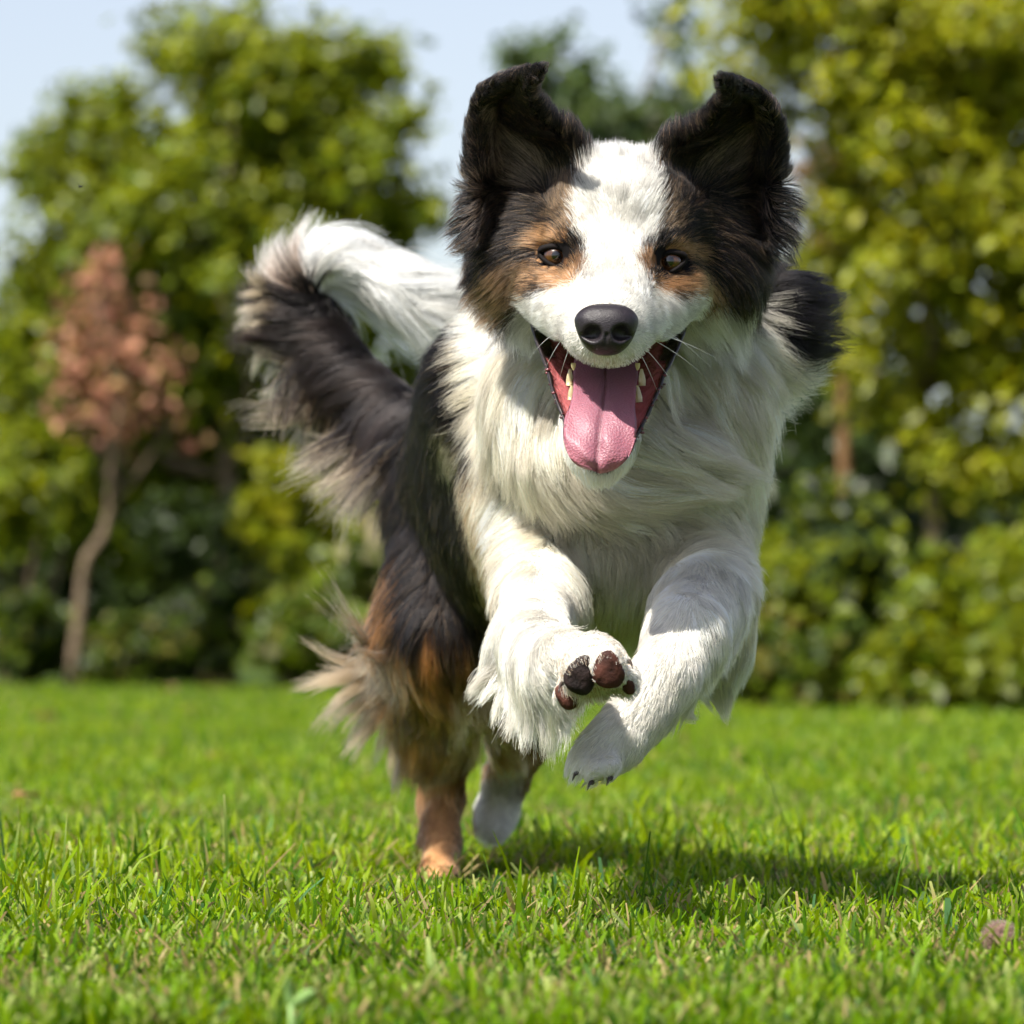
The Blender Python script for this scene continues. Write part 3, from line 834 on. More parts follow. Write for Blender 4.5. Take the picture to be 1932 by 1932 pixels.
# nose
nd = surf(1143, 622)[1]
nose_c = np.array(W(1144, 622, nd + 0.004)); ns_ = px(1, nd)
gx_ = np.arange(-0.032, 0.0321, 0.0008)
NX, NY, NZ = np.meshgrid(gx_, gx_, gx_, indexing='ij')
X, Y, Z = NX / ns_, NY / ns_, NZ / ns_           # frame units; Z up, Y away
wd = 57 * (1.0 + 0.0055 * np.clip(Z, -50, 20)); dp = 46 + 0 * X
e_ = (np.abs(X / wd) ** 2.6 + np.abs(Y / dp) ** 2.2 + np.abs((Z + 0.0) / 49) ** 2.5) ** (1 / 2.4)
ND = (e_ - 1) * 46
for s in (-1, 1):
    # nostril: round opening with a slit running out and up
    q = np.sqrt(((X - s * 28) / 18) ** 2 + ((Y + 44) / 25) ** 2 + ((Z + 10) / 16) ** 2) - 1
    ND = -smin(-ND, q * 13, 6)
    t = np.clip((X * s - 30) / 22, 0, 1)
    q = np.sqrt((X * s - (30 + 22 * t)) ** 2 + (Z - (-14 - 10 * t * (1 - t) * 0 + 2 * t)) ** 2 + ((Y + 40 - 12 * t) * 0.35) ** 2) - (7 - 3 * t)
    ND = -smin(-ND, q, 3)
q = np.sqrt(X ** 2 + ((Y + 46) * 0.6) ** 2 + np.clip(-Z - 60, 0, 99) ** 2 + np.clip(Z + 12, 0, 99) ** 2) - 3.2
ND = -smin(-ND, q, 4)
nv_, nf_ = surface_nets((ND * ns_).astype(np.float32), np.array([-0.032] * 3), 0.0008)
nose_mat = mat_plain('nose_leather', (0.016, 0.012, 0.015), 0.42, 0.4, noise=0.3, scale=500, bump=0.0002)
vo = nose_mat.node_tree.nodes.new('ShaderNodeTexVoronoi'); vo.inputs['Scale'].default_value = 1300
nose_mat.node_tree.links.new([x for x in nose_mat.node_tree.nodes if x.type == 'TEX_COORD'][0].outputs['Object'], vo.inputs['Vector'])
nose_mat.node_tree.links.new(vo.outputs['Distance'], [x for x in nose_mat.node_tree.nodes if x.type == 'BUMP'][0].inputs['Height'])
nose = link('nose', mesh_np('nose', nv_ + nose_c, nf_), nose_mat, dog)

# eyes
eye_mat, nt, b, out = nodes_mat('eye')
tc = nt.nodes.new('ShaderNodeTexCoord'); sx_ = nt.nodes.new('ShaderNodeSeparateXYZ'); cx_ = nt.nodes.new('ShaderNodeCombineXYZ'); ln = nt.nodes.new('ShaderNodeVectorMath'); ln.operation = 'LENGTH'
nt.links.new(tc.outputs['Object'], sx_.inputs[0]); nt.links.new(sx_.outputs['X'], cx_.inputs['X']); nt.links.new(sx_.outputs['Z'], cx_.inputs['Z']); nt.links.new(cx_.outputs[0], ln.inputs[0])
mp = nt.nodes.new('ShaderNodeMath'); mp.operation = 'MULTIPLY'; mp.inputs[1].default_value = 100.0
nt.links.new(ln.outputs['Value'], mp.inputs[0])
rp = nt.nodes.new('ShaderNodeValToRGB'); el = rp.color_ramp.elements
el[0].position = 0.0; el[0].color = (0.002, 0.002, 0.002, 1); el[1].position = 0.30; el[1].color = (0.003, 0.002, 0.002, 1)
for pos, c in ((0.35, (0.058, 0.021, 0.006, 1)), (0.60, (0.082, 0.030, 0.008, 1)), (0.76, (0.03, 0.010, 0.005, 1)), (0.83, (0.012, 0.006, 0.005, 1)), (0.93, (0.02, 0.014, 0.012, 1))):
    x = el.new(pos); x.color = c
nt.links.new(mp.outputs[0], rp.inputs[0]); nt.links.new(rp.outputs[0], b.inputs['Base Color'])
b.inputs['Roughness'].default_value = 0.25; b.inputs['Coat Weight'].default_value = 1.0; b.inputs['Coat Roughness'].default_value = 0.02
rim_mat = mat_plain('eyelid_rim', (0.007, 0.005, 0.005), 0.75, 0.15)
sv, sf = lathe_sphere(32, 20)
for i, (u, v, d) in enumerate(EYE_C):
    r = 0.0098
    loc = W(u, v, d + 0.0008)
    V = sv * r
    bulge = np.exp(-((V[:, 0] ** 2 + V[:, 2] ** 2) / 0.0055 ** 2)) * (V[:, 1] < 0)
    V = V.copy(); V[:, 1] -= 0.0011 * bulge
    eye = link('eye', mesh_py('eye', V, sf), eye_mat, None); eye.location = loc; eye.rotation_euler = (R(3), 0, R(4 if i == 0 else -3))
    eye.parent = dog; eye.matrix_parent_inverse = dog.matrix_basis.inverted()
    pts, rad = [], []
    s = 1 if i == 0 else -1                      # inner corner lies towards the muzzle
    for th in np.linspace(0, 2 * math.pi, 33)[:-1]:
        cx, cy = math.cos(th), math.sin(th)
        a = 30 if cx * s < 0 else 31
        uu = u + a * cx; vv = v - 18.5 * cy * (1 - 0.25 * abs(cx)) + (cx * s) * 7 + (2 if cy < 0 else 0)
        pts.append(W(uu, vv, d - 0.0075 + 0.0042 * cx * cx)); rad.append(px(6.0 if cy > 0.1 else 4.5, d))
    V, F = [], []
    seg = 8; n_ = len(pts); P = np.array(pts); cen = P.mean(0)
    for k in range(n_):
        t = unit(P[(k + 1) % n_] - P[k - 1]); o_ = unit(P[k] - cen); o_ = unit(o_ - t * (o_ @ t)); w_ = np.cross(t, o_)
        for q in range(seg):
            a = 2 * math.pi * q / seg; V.append(P[k] + rad[k] * (math.cos(a) * o_ + 1.3 * math.sin(a) * w_))
    for k in range(n_):
        for q in range(seg):
            k2, q2 = (k + 1) % n_, (q + 1) % seg
            F.append((k * seg + q, k * seg + q2, k2 * seg + q2, k2 * seg + q))
    rim = link('eyelid', mesh_py('eyelid', V, F), rim_mat, None)
    rim.parent = dog; rim.matrix_parent_inverse = dog.matrix_basis.inverted()

# mouth: hollow of the lower jaw with gums and dark frilled lips
LIP_L = [(1004, 612, 3.335), (1013, 645, 3.322), (1027, 680, 3.308), (1036, 706, 3.297), (1041, 730, 3.288), (1049, 753, 3.279), (1060, 780, 3.270), (1072, 812, 3.260), (1088, 850, 3.251), (1112, 880, 3.246), (1130, 890, 3.244)]
LIP_R = [(1292, 620, 3.335), (1282, 649, 3.322), (1266, 683, 3.308), (1253, 706, 3.297), (1245, 730, 3.288), (1236, 750, 3.279), (1222, 782, 3.270), (1205, 815, 3.260), (1182, 850, 3.251), (1156, 880, 3.246), (1136, 891, 3.244)]
def resample(pts, n):
    P = np.array(pts, float); s = np.r_[0, np.cumsum(np.linalg.norm(np.diff(P[:, :2], axis=0), axis=1))]
    t = np.linspace(0, s[-1], n); return np.stack([np.interp(t, s, P[:, k]) for k in range(3)], -1)
NT, NS = 30, 25
ll, lr = resample(LIP_L, NT), resample(LIP_R, NT)
V, C = [], []
for i in range(NT):
    t = i / (NT - 1)
    deep = 0.030 * (1 - t) ** 0.8 + 0.004
    for j in range(NS):
        s = j / (NS - 1); x = 2 * s - 1
        q = ll[i] * (1 - s) + lr[i] * s
        prof = (1 - abs(x) ** 2.6)
        q = q + np.array([0, -6 * prof * (1 - t), deep * prof - 0.003 * math.exp(-((abs(x) - 0.72) / 0.07) ** 2) * (t > 0.1)])
        V.append(W(*q))
        e = abs(x)
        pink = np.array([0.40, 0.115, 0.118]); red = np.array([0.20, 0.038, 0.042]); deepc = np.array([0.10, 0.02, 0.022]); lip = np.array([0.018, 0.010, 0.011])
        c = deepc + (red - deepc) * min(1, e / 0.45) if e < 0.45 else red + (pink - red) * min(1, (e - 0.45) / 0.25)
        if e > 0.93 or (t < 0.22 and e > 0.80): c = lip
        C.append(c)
F = [(i * NS + j, i * NS + j + 1, (i + 1) * NS + j + 1, (i + 1) * NS + j) for i in range(NT - 1) for j in range(NS - 1)]
wet, nt, b, out = nodes_mat('wet_mouth')
at = nt.nodes.new('ShaderNodeAttribute'); at.attribute_name = 'col'; nt.links.new(at.outputs['Color'], b.inputs['Base Color'])
tcm = nt.nodes.new('ShaderNodeTexCoord'); nzm = nt.nodes.new('ShaderNodeTexNoise'); nzm.inputs['Scale'].default_value = 130; nzm.inputs['Detail'].default_value = 5; bpm = nt.nodes.new('ShaderNodeBump'); bpm.inputs['Distance'].default_value = 0.004
nt.links.new(tcm.outputs['Object'], nzm.inputs['Vector']); nt.links.new(nzm.outputs['Fac'], bpm.inputs['Height']); nt.links.new(bpm.outputs[0], b.inputs['Normal'])
b.inputs['Roughness'].default_value = 0.25; b.inputs['Subsurface Weight'].default_value = 0.15; b.inputs['Subsurface Radius'].default_value = (0.004, 0.001, 0.001); b.inputs['Coat Weight'].default_value = 0.4
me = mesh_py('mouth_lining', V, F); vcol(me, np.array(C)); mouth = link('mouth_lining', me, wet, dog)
lip_mat = mat_plain('dark_lip', (0.016, 0.010, 0.011), 0.35, 0.5, noise=0.4, scale=300)
for nm, pl, sgn in (('lip', ll, -1), ('lip', lr, 1)):
    P = [W(*q) for q in pl]
    v_, f_ = tube(P, [px(3.8 + 0.8 * math.sin(k * 2.1), 3.28) for k in range(NT)], 8)
    lipo = link(nm, mesh_py(nm, v_, f_), lip_mat, dog)
    V, F = [], []
    for k in range(8, 22):                     # frill of small papillae
        for h in range(rng.integers(0, 4)):
            c = np.array(P[k]) + np.array([sgn * px(rng.uniform(-1, 4), 3.28), -px(rng.uniform(0, 3), 3.28), px(rng.uniform(-6, 6), 3.28)])
            o_ = len(V); q, qf = lathe_sphere(8, 6); rr = px(rng.uniform(1.0, 2.8), 3.28)
            V += list(q * rr * np.array([rng.uniform(1, 2.2), 1, rng.uniform(.7, 1.4)]) + c); F += [tuple(x + o_ for x in y) for y in qf]
    fr = link('lip_frill', mesh_py('lip_frill', V, F), mat_plain('lip_frill' , (0.10, 0.018, 0.024), 0.3, 0.5, noise=0.8, scale=160, coat=0.3), lipo)
    fr.matrix_parent_inverse = lipo.matrix_basis.inverted() @ dog.matrix_basis.inverted() if False else lipo.matrix_world.inverted()

# tongue hanging over the lower jaw
TP = [(1143, 668, 3.318, 58), (1142, 700, 3.292, 62), (1141, 735, 3.262, 61), (1138, 765, 3.243, 62), (1134, 792, 3.231, 67), (1131, 820, 3.224, 67.5), (1129, 845, 3.220, 64), (1127, 866, 3.218, 54), (1126, 880, 3.219, 40), (1126, 888, 3.221, 22), (1126, 891, 3.223, 6)]
TPn = np.array(TP); nt_, ns2 = 46, 25
tt = np.linspace(0, len(TP) - 1, nt_)
def crom(P, a):
    i = min(int(a), len(P) - 2); f = a - i; i0, i3 = max(i - 1, 0), min(i + 2, len(P) - 1)
    return 0.5 * (2 * P[i] + (P[i + 1] - P[i0]) * f + (2 * P[i0] - 5 * P[i] + 4 * P[i + 1] - P[i3]) * f ** 2 + (3 * P[i] - P[i0] - 3 * P[i + 1] + P[i3]) * f ** 3)
top, bot, tcol = [], [], []
for i, a in enumerate(tt):
    c = crom(TPn, a); t = i / (nt_ - 1)
    for j in range(ns2):
        s = 2 * j / (ns2 - 1) - 1
        groove = 0.0040 * math.exp(-(s / 0.055) ** 2) * (1 - 0.55 * t) + 0.0022 * math.exp(-(s / 0.25) ** 2)
        dome = -0.0060 * (1 - s * s) ** 0.8 + groove
        wave = 0.0011 * math.sin(9 * t + 3 * s) * abs(s) + 0.0007 * math.sin(23 * t - 6 * s)
        edge = -0.0026 * max(0, abs(s) - 0.7) / 0.3 * math.sin(math.pi * min(1, t * 1.3))
        top.append(W(c[0] + c[3] * s + 2.0 * math.sin(11 * t + (0 if s < 0 else 2)) * abs(s) ** 3, c[1] + 3 * s, c[2] + dome + wave + edge))
        bot.append(W(c[0] + c[3] * s * 0.97, c[1] + 3 * s, c[2] + 0.0065 * (1 - abs(s) ** 3) + 0.0003 + edge))
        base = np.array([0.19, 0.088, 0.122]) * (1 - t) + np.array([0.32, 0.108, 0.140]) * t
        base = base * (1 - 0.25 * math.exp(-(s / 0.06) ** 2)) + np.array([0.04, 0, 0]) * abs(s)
        tcol.append(base)
V = top + bot; o_ = len(top)
F = [(i * ns2 + j, i * ns2 + j + 1, (i + 1) * ns2 + j + 1, (i + 1) * ns2 + j) for i in range(nt_ - 1) for j in range(ns2 - 1)]
F += [(o_ + q[3], o_ + q[2], o_ + q[1], o_ + q[0]) for q in F]
for i in range(nt_ - 1):
    for j in (0, ns2 - 1):
        a, b_ = i * ns2 + j, (i + 1) * ns2 + j
        F.append((a, b_, b_ + o_, a + o_) if j == 0 else (b_, a, a + o_, b_ + o_))
for i in (0, nt_ - 1):
    for j in range(ns2 - 1):
        a = i * ns2 + j; F.append((a, a + 1, a + 1 + o_, a + o_) if i else (a + 1, a, a + o_, a + 1 + o_))
tg_mat, nt, b, out = nodes_mat('tongue')
at = nt.nodes.new('ShaderNodeAttribute'); at.attribute_name = 'col'; nt.links.new(at.outputs['Color'], b.inputs['Base Color'])
b.inputs['Roughness'].default_value = 0.52; b.inputs['Subsurface Weight'].default_value = 0.2; b.inputs['Subsurface Radius'].default_value = (0.005, 0.0015, 0.0015); b.inputs['Coat Weight'].default_value = 0.06; b.inputs['Coat Roughness'].default_value = 0.3
tc = nt.nodes.new('ShaderNodeTexCoord'); vz = nt.nodes.new('ShaderNodeTexVoronoi'); vz.inputs['Scale'].default_value = 700; bp = nt.nodes.new('ShaderNodeBump'); bp.inputs['Distance'].default_value = 0.00035
nt.links.new(tc.outputs['Object'], vz.inputs['Vector']); nt.links.new(vz.outputs['Distance'], bp.inputs['Height']); nt.links.new(bp.outputs[0], b.inputs['Normal'])
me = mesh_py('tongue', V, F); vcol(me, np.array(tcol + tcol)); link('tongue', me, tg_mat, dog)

# teeth
tooth_mat = mat_plain('tooth', (0.46, 0.36, 0.20), 0.35, 0.5, noise=0.12, scale=200, coat=0.5)
def tooth(u, v, d, w, h, tilt=0.0, point=0.25, up=True):
    V, F = [], []; seg = 10; lv = [(0, 1.0), (0.3, 1.08), (0.6, 0.9), (0.85, 0.55), (1.0, point * 0.6)]
    for y, wr in lv:
        for k in range(seg):
            a = 2 * math.pi * k / seg; X_ = math.cos(a) * w / 2 * wr; Z_ = (h * (0.5 - y)) if up else (h * (y - 0.5))
            xr = X_ * math.cos(tilt) - Z_ * math.sin(tilt); zr = X_ * math.sin(tilt) + Z_ * math.cos(tilt)
            q = W(u + xr, v + zr, d); V.append((q.x, q.y + math.sin(a) * px(w / 2 * wr * 0.8, d), q.z))
    for i in range(len(lv) - 1):
        for k in range(seg):
            k2 = (k + 1) % seg; F.append((i * seg + k, i * seg + k2, (i + 1) * seg + k2, (i + 1) * seg + k))
    F.append(tuple(range(seg))); F.append(tuple((len(lv) - 1) * seg + k for k in range(seg))[::-1])
    link('tooth', mesh_py('tooth', V, F), tooth_mat, dog)
tooth(1075, 712, 3.276, 13, 32, 0.05, 0.7); tooth(1078, 740, 3.266, 12, 30, 0.08, 0.6)
tooth(1211, 712, 3.276, 13, 32, -0.05, 0.7); tooth(1204, 743, 3.266, 13, 32, -0.12, 0.6)
tooth(1082, 692, 3.245, 9, 14, 0.0, 0.2, False); tooth(1203, 692, 3.245, 9, 14, 0.0, 0.2, False)

# paw pads and claws of the paw that points at the viewer
pad_mats = [mat_plain('pad_dark', (0.018, 0.010, 0.009), 0.75, 0.25, noise=0.7, scale=140, bump=0.0025), mat_plain('pad_brown', (0.060, 0.019, 0.012), 0.75, 0.25, noise=0.6, scale=120, bump=0.0025)]
def pad(u, v, ru, rv, rot, mi, out_=-0.011, thick=0.0056):
    p, d = surf(u, v); n = sdf_n(p[None])[0]; n = unit(n + np.array([0, -1.2, 0]))
    cr, sr = math.cos(R(rot)), math.sin(R(rot))
    ax = np.array([1, 0, 0.0]); ax = unit(ax - n * (ax @ n)); az = np.cross(ax, n); az = az if az[2] > 0 else -az
    q, qf = lathe_sphere(24, 16)
    q = np.sign(q) * np.abs(q) ** 0.8
    X_ = q[:, 0] * px(ru, d); X_ = X_ * (1 - 0.30 * np.clip(q[:, 2], -0.3, 1)); Z_ = q[:, 2] * px(rv, d) * (1 + 0.12 * q[:, 0]); Y_ = -q[:, 1] * thick
    Xr = X_ * cr - Z_ * sr; Zr = X_ * sr + Z_ * cr
    V = p + n * out_ * 0.4 + Xr[:, None] * ax + Zr[:, None] * az + Y_[:, None] * n
    V = V + n * (0.0012 * vnoise(V, 260, int(u)))[:, None]
    link('paw_pad', mesh_py('paw_pad', V, qf), pad_mats[mi], dog)
pad(1096, 1274, 29, 38, -14, 0); pad(1147, 1265, 29, 36, 10, 1); pad(1184, 1291, 12, 22, 18, 1); pad(1065, 1318, 16, 27, 42, 1)
claw_mat = mat_plain('claw', (0.05, 0.035, 0.028), 0.3, 0.5)
def claw(p0, p1, r):
    a, b_ = np.array(W(*p0)), np.array(W(*p1)); m = (a + b_) / 2 + np.array([0, -0.002, 0.003]); ts = np.linspace(0, 1, 6)[:, None]
    P = (1 - ts) ** 2 * a + 2 * ts * (1 - ts) * m + ts ** 2 * b_
    v_, f_ = tube(P, px(r, p0[2]) * (1 - np.linspace(0, .85, 6)), 7); link('claw', mesh_py('claw', v_, f_), claw_mat, dog)
claw((1186, 1248, 3.09), (1194, 1262, 3.07), 5); claw((1060, 1290, 3.085), (1054, 1306, 3.07), 5); claw((1168, 1446, 3.23), (1162, 1466, 3.225), 7)
for cu_, cv_ in ((1084, 1466), (1112, 1484), (1148, 1476)):
    dd_ = surf(cu_ + 5, cv_ - 8)[1]
    if dd_ < 3.4: claw((cu_ + 5, cv_ - 8, dd_), (cu_ - 4, cv_ + 7, dd_ - 0.005), 5.5)
# ---------------------------------------------------------------- the dog: fur
# control hairs: frame position and depth | direction (right, down, away) | length (frame units) | lift | clumping
FUR = np.array([
 # head
 (1172, 400, 3.25, 0, -1, .3, 22, .25, .1), (1172, 320, 3.32, 0, -.5, 1, 28, .35, .15), (1160, 500, 3.27, 0, -1, .3, 16, .4, .05), (1156, 528, 3.25, 0, -1, .4, 14, .4, .05), (1150, 560, 3.20, 0, -1, .5, 9, .22, .0),
 (1060, 610, 3.27, -.7, .3, .8, 14, .22, .05), (1018, 600, 3.29, -1, .4, .7, 24, .3, .2), (1235, 610, 3.27, .7, .3, .8, 14, .22, .05), (1278, 600, 3.29, 1, .4, .7, 24, .3, .2),
 (1140, 684, 3.19, 0, 1, .3, 6, .25, 0), (1090, 665, 3.21, -.4, .8, .5, 8, .22, 0), (1195, 668, 3.21, .4, .8, .5, 8, .22, 0), (1110, 590, 3.21, -.6, -.5, .6, 8, .2, 0), (1185, 590, 3.21, .6, -.5, .6, 8, .2, 0),
 (1040, 520, 3.28, -.4, .8, .5, 15, .2, .1), (1275, 528, 3.28, .4, .8, .5, 15, .2, .1), (1040, 450, 3.29, -.4, -.9, .3, 15, .22, .15), (1275, 460, 3.29, .4, -.9, .3, 15, .22, .15), (1005, 485, 3.31, -1, .1, .5, 18, .2, .15), (1310, 495, 3.31, 1, .1, .5, 18, .2, .15), (1090, 490, 3.275, .3, -.9, .2, 12, .2, .05), (1222, 498, 3.275, -.3, -.9, .2, 12, .2, .05),
 (1090, 440, 3.28, -.2, -1, .2, 22, .35, .2), (1240, 445, 3.28, .2, -1, .2, 22, .35, .2),
 (1000, 430, 3.34, -.9, -.3, .6, 38, .35, .4), (1335, 440, 3.34, .9, -.3, .6, 38, .35, .4), (930, 545, 3.36, -.7, .7, .5, 42, .35, .35), (1385, 550, 3.36, .6, .8, .5, 50, .35, .45),
 (905, 480, 3.38, -.8, .45, .2, 58, .4, .7), (893, 410, 3.38, -.9, .1, .2, 56, .4, .7), (960, 480, 3.34, -.9, .1, .5, 48, .4, .45), (1440, 480, 3.38, .75, .55, .2, 64, .4, .7), (1455, 410, 3.38, .9, .2, .2, 58, .4, .7),
 (1385, 470, 3.35, .8, .4, .4, 60, .4, .55), (1400, 540, 3.37, .4, .9, .3, 65, .4, .6),
 (1100, 330, 3.32, -.5, -.8, .3, 30, .35, .3), (1250, 335, 3.32, .5, -.8, .3, 30, .35, .3), (1110, 290, 3.36, .2, -1, .3, 42, .5, .4), (1232, 290, 3.36, -.2, -1, .3, 42, .5, .4),
 # ears
 (985, 340, 3.40, -.75, -.55, -.1, 62, .4, .5), (950, 260, 3.40, -.6, -.8, -.1, 45, .35, .4), (950, 190, 3.37, .2, -1, 0, 18, .14, .25), (1003, 155, 3.30, .7, -.6, -.3, 15, .2, .3), (1016, 136, 3.28, .9, -.3, -.2, 13, .12, .5), (960, 148, 3.33, .7, -.5, 0, 20, .14, .3), (1006, 185, 3.32, .3, -.9, -.1, 18, .2, .3), (1080, 275, 3.34, .1, -1, 0, 34, .45, .45),
 (1020, 220, 3.33, .5, -.8, 0, 26, .4, .4), (884, 300, 3.36, -.6, -.8, .1, 26, .3, .5), (900, 200, 3.35, -.1, -1, .2, 18, .2, .4), (960, 250, 3.44, -.3, -.9, .1, 28, .3, .3), (890, 380, 3.38, -1, -.1, .1, 55, .45, .6),
 (1375, 340, 3.41, .75, -.5, -.1, 62, .4, .5), (1410, 260, 3.41, .6, -.8, -.1, 48, .35, .4), (1418, 200, 3.38, -.2, -1, 0, 18, .14, .25), (1372, 166, 3.31, -.7, -.5, -.3, 15, .2, .3), (1362, 152, 3.29, -.9, -.2, -.2, 13, .12, .5), (1410, 166, 3.34, -.7, -.5, 0, 20, .14, .3), (1362, 195, 3.33, -.3, -.9, -.1, 18, .2, .3), (1268, 280, 3.35, -.1, -1, 0, 34, .45, .45),
 (1340, 232, 3.34, -.4, -.9, 0, 24, .4, .4), (1478, 300, 3.37, .6, -.8, .1, 28, .3, .5), (1458, 205, 3.36, .2, -1, .2, 20, .25, .45), (1410, 260, 3.45, .3, -.9, .1, 28, .3, .3), (1475, 390, 3.39, 1, 0, .1, 58, .45, .6),
 # jaw
 (1015, 680, 3.38, -.45, .9, .3, 62, .3, .6), (1045, 780, 3.34, -.2, 1, .1, 62, .25, .6), (1285, 690, 3.38, .45, .9, .3, 62, .3, .6), (1232, 790, 3.34, .3, 1, .1, 62, .25, .6), (1130, 885, 3.29, 0, 1, .2, 30, .25, .5),
 # ruff
 (905, 620, 3.44, -.35, .9, .2, 65, .3, .5), (890, 700, 3.46, -.3, .95, .1, 90, .3, .7), (945, 720, 3.42, -.25, 1, 0, 110, .3, .7), (1000, 700, 3.38, .0, 1, 0, 95, .3, .65), (960, 810, 3.42, .35, .95, -.1, 100, .3, .75),
 (1045, 830, 3.38, .35, .9, -.1, 80, .3, .7), (900, 800, 3.47, -.2, 1, 0, 95, .35, .7),
 (1330, 620, 3.38, .4, .9, .3, 65, .3, .4), (1400, 640, 3.42, .55, .85, .2, 95, .3, .55), (1320, 720, 3.40, .3, 1, 0, 110, .3, .65), (1390, 740, 3.41, .5, .9, .1, 120, .3, .7), (1430, 700, 3.46, .5, .85, .2, 95, .28, .7),
 (1440, 580, 3.46, .7, .6, .2, 95, .4, .85), (1480, 590, 3.50, .8, .4, .2, 95, .45, .85), (1505, 640, 3.52, .85, .25, .2, 90, .45, .85), (1480, 540, 3.50, .7, -.5, .1, 80, .6, .85), (1520, 580, 3.54, .7, -.4, .1, 80, .55, .85), (1500, 700, 3.52, .8, .4, .2, 75, .4, .7),
 (1260, 830, 3.38, .85, .45, -.1, 115, .3, .75), (1340, 850, 3.42, 1, .15, 0, 125, .3, .75), (1410, 830, 3.44, .65, .65, .2, 90, .28, .7), (1450, 790, 3.50, .5, .8, .2, 80, .3, .7),
 # chest
 (940, 920, 3.46, -.6, .75, .1, 70, .35, .6), (1000, 900, 3.44, -.1, 1, 0, 95, .3, .7), (1060, 920, 3.40, .45, .9, 0, 115, .28, .75), (1130, 960, 3.40, .75, .7, 0, 120, .28, .75), (1220, 930, 3.40, .95, .35, 0, 125, .28, .75), (1310, 940, 3.42, .8, .55, .1, 100, .26, .7),
 (1390, 930, 3.47, .55, .8, .2, 62, .28, .6), (1100, 1050, 3.42, .5, .9, 0, 125, .28, .8), (1170, 1080, 3.42, .35, 1, 0, 125, .28, .8), (1250, 1040, 3.42, .65, .75, 0, 105, .28, .7), (1340, 1030, 3.44, .8, .6, .1, 75, .3, .55), (1410, 1030, 3.50, .6, .75, .2, 50, .3, .5),
 (1180, 1180, 3.46, .1, 1, .2, 70, .3, .7), (960, 1020, 3.44, -.5, .8, .1, 55, .3, .5),
 # stretched front leg
 (985, 1100, 3.38, -.1, 1, -.3, 26, .16, .25), (1000, 1180, 3.26, -.1, .8, -.6, 20, .14, .2), (1060, 1130, 3.36, .3, 1, -.2, 20, .15, .25), (945, 1180, 3.34, -.4, .9, .0, 34, .22, .5), (930, 1265, 3.36, -.7, .75, .1, 80, .3, .5), (985, 1300, 3.27, -.15, 1, 0, 115, .35, .85),
 (1040, 1300, 3.19, .05, 1, 0, 120, .35, .85), (1030, 1230, 3.13, .3, .4, -.8, 22, .2, .15), (1110, 1205, 3.08, .2, .2, -1, 15, .18, .05), (1185, 1260, 3.10, .35, .5, -.8, 13, .2, .1), (1100, 1330, 3.10, .2, 1, -.2, 20, .3, .3), (1125, 1265, 3.05, .1, .5, -.8, 13, .35, .25),
 # folded front leg
 (1340, 1110, 3.34, -.2, .9, -.3, 24, .2, .2), (1290, 1220, 3.24, -.4, .85, 0, 22, .2, .2), (1210, 1340, 3.21, -.6, .75, 0, 18, .18, .15), (1120, 1435, 3.19, -.4, .6, -.3, 7, .12, .1), (1405, 1170, 3.42, .4, .9, 0, 34, .22, .45), (1370, 1290, 3.45, 0, 1, 0, 62, .3, .6), (1415, 1120, 3.46, .6, .8, .1, 36, .28, .5),
 (1290, 1330, 3.29, .3, .9, .3, 50, .35, .7),
 # trunk
 (800, 900, 3.85, -.3, .7, .7, 58, .3, .5), (850, 1000, 3.68, -.3, .85, .5, 62, .3, .5), (860, 610, 3.58, -.5, .5, .7, 75, .5, .6), (835, 720, 3.62, -.6, .6, .6, 85, .45, .65), (900, 720, 3.80, -.1, -.2, 1, 60, .3, .4), (945, 1160, 3.78, .1, .9, .4, 80, .3, .6), (880, 880, 3.58, -.7, .65, .3, 70, .4, .65), (905, 1090, 3.60, -.4, .85, .3, 60, .3, .6),
 (1400, 900, 3.75, .2, .6, .8, 58, .3, .5), (1000, 900, 4.05, .3, .5, .8, 58, .3, .5), (870, 840, 4.0, -.2, .4, .9, 58, .3, .5), (1200, 700, 3.7, 0, -.2, 1, 60, .3, .4),
 # hind legs
 (755, 1060, 3.95, -.3, 1, .3, 58, .3, .5), (800, 1180, 3.84, -.35, .9, .2, 78, .3, .6), (850, 1200, 3.80, .2, .95, .1, 78, .3, .6), (735, 1220, 3.95, -.8, .55, .2, 125, .5, .75), (745, 1290, 4.00, -.9, .35, .1, 150, .6, .85), (765, 1350, 4.04, -.6, .8, .1, 110, .35, .85), (800, 1370, 4.03, -.2, 1, 0, 80, .2, .8), (850, 1340, 3.95, .15, 1, -.1, 75, .18, .75),
 (895, 1300, 3.94, .35, 1, 0, 75, .3, .7), (800, 1450, 4.10, -.15, 1, 0, 45, .2, .7), (840, 1470, 4.06, .05, 1, 0, 30, .2, .3), (828, 1580, 4.03, 0, 1, -.1, 14, .15, .1), (828, 1640, 4.0, 0, 1, -.2, 10, .15, .1),
 (1000, 1300, 3.98, 0, 1, 0, 42, .25, .4), (955, 1470, 4.09, 0, 1, 0, 18, .2, .2), (930, 1560, 4.1, 0, 1, -.2, 13, .2, .1), (905, 1380, 4.05, .1, 1, 0, 60, .3, .7),
 # tail
 (790, 830, 4.02, -.35, .9, .1, 105, .35, .6), (740, 770, 4.05, -.65, .6, 0, 130, .22, .7), (700, 800, 4.1, -.4, .9, .1, 135, .4, .7), (655, 690, 4.10, -.75, .45, 0, 140, .22, .75), (620, 720, 4.14, -.7, .7, .1, 155, .45, .75), (600, 610, 4.12, -.75, .25, 0, 110, .25, .75), (560, 590, 4.16, -.8, .55, .1, 135, .45, .75),
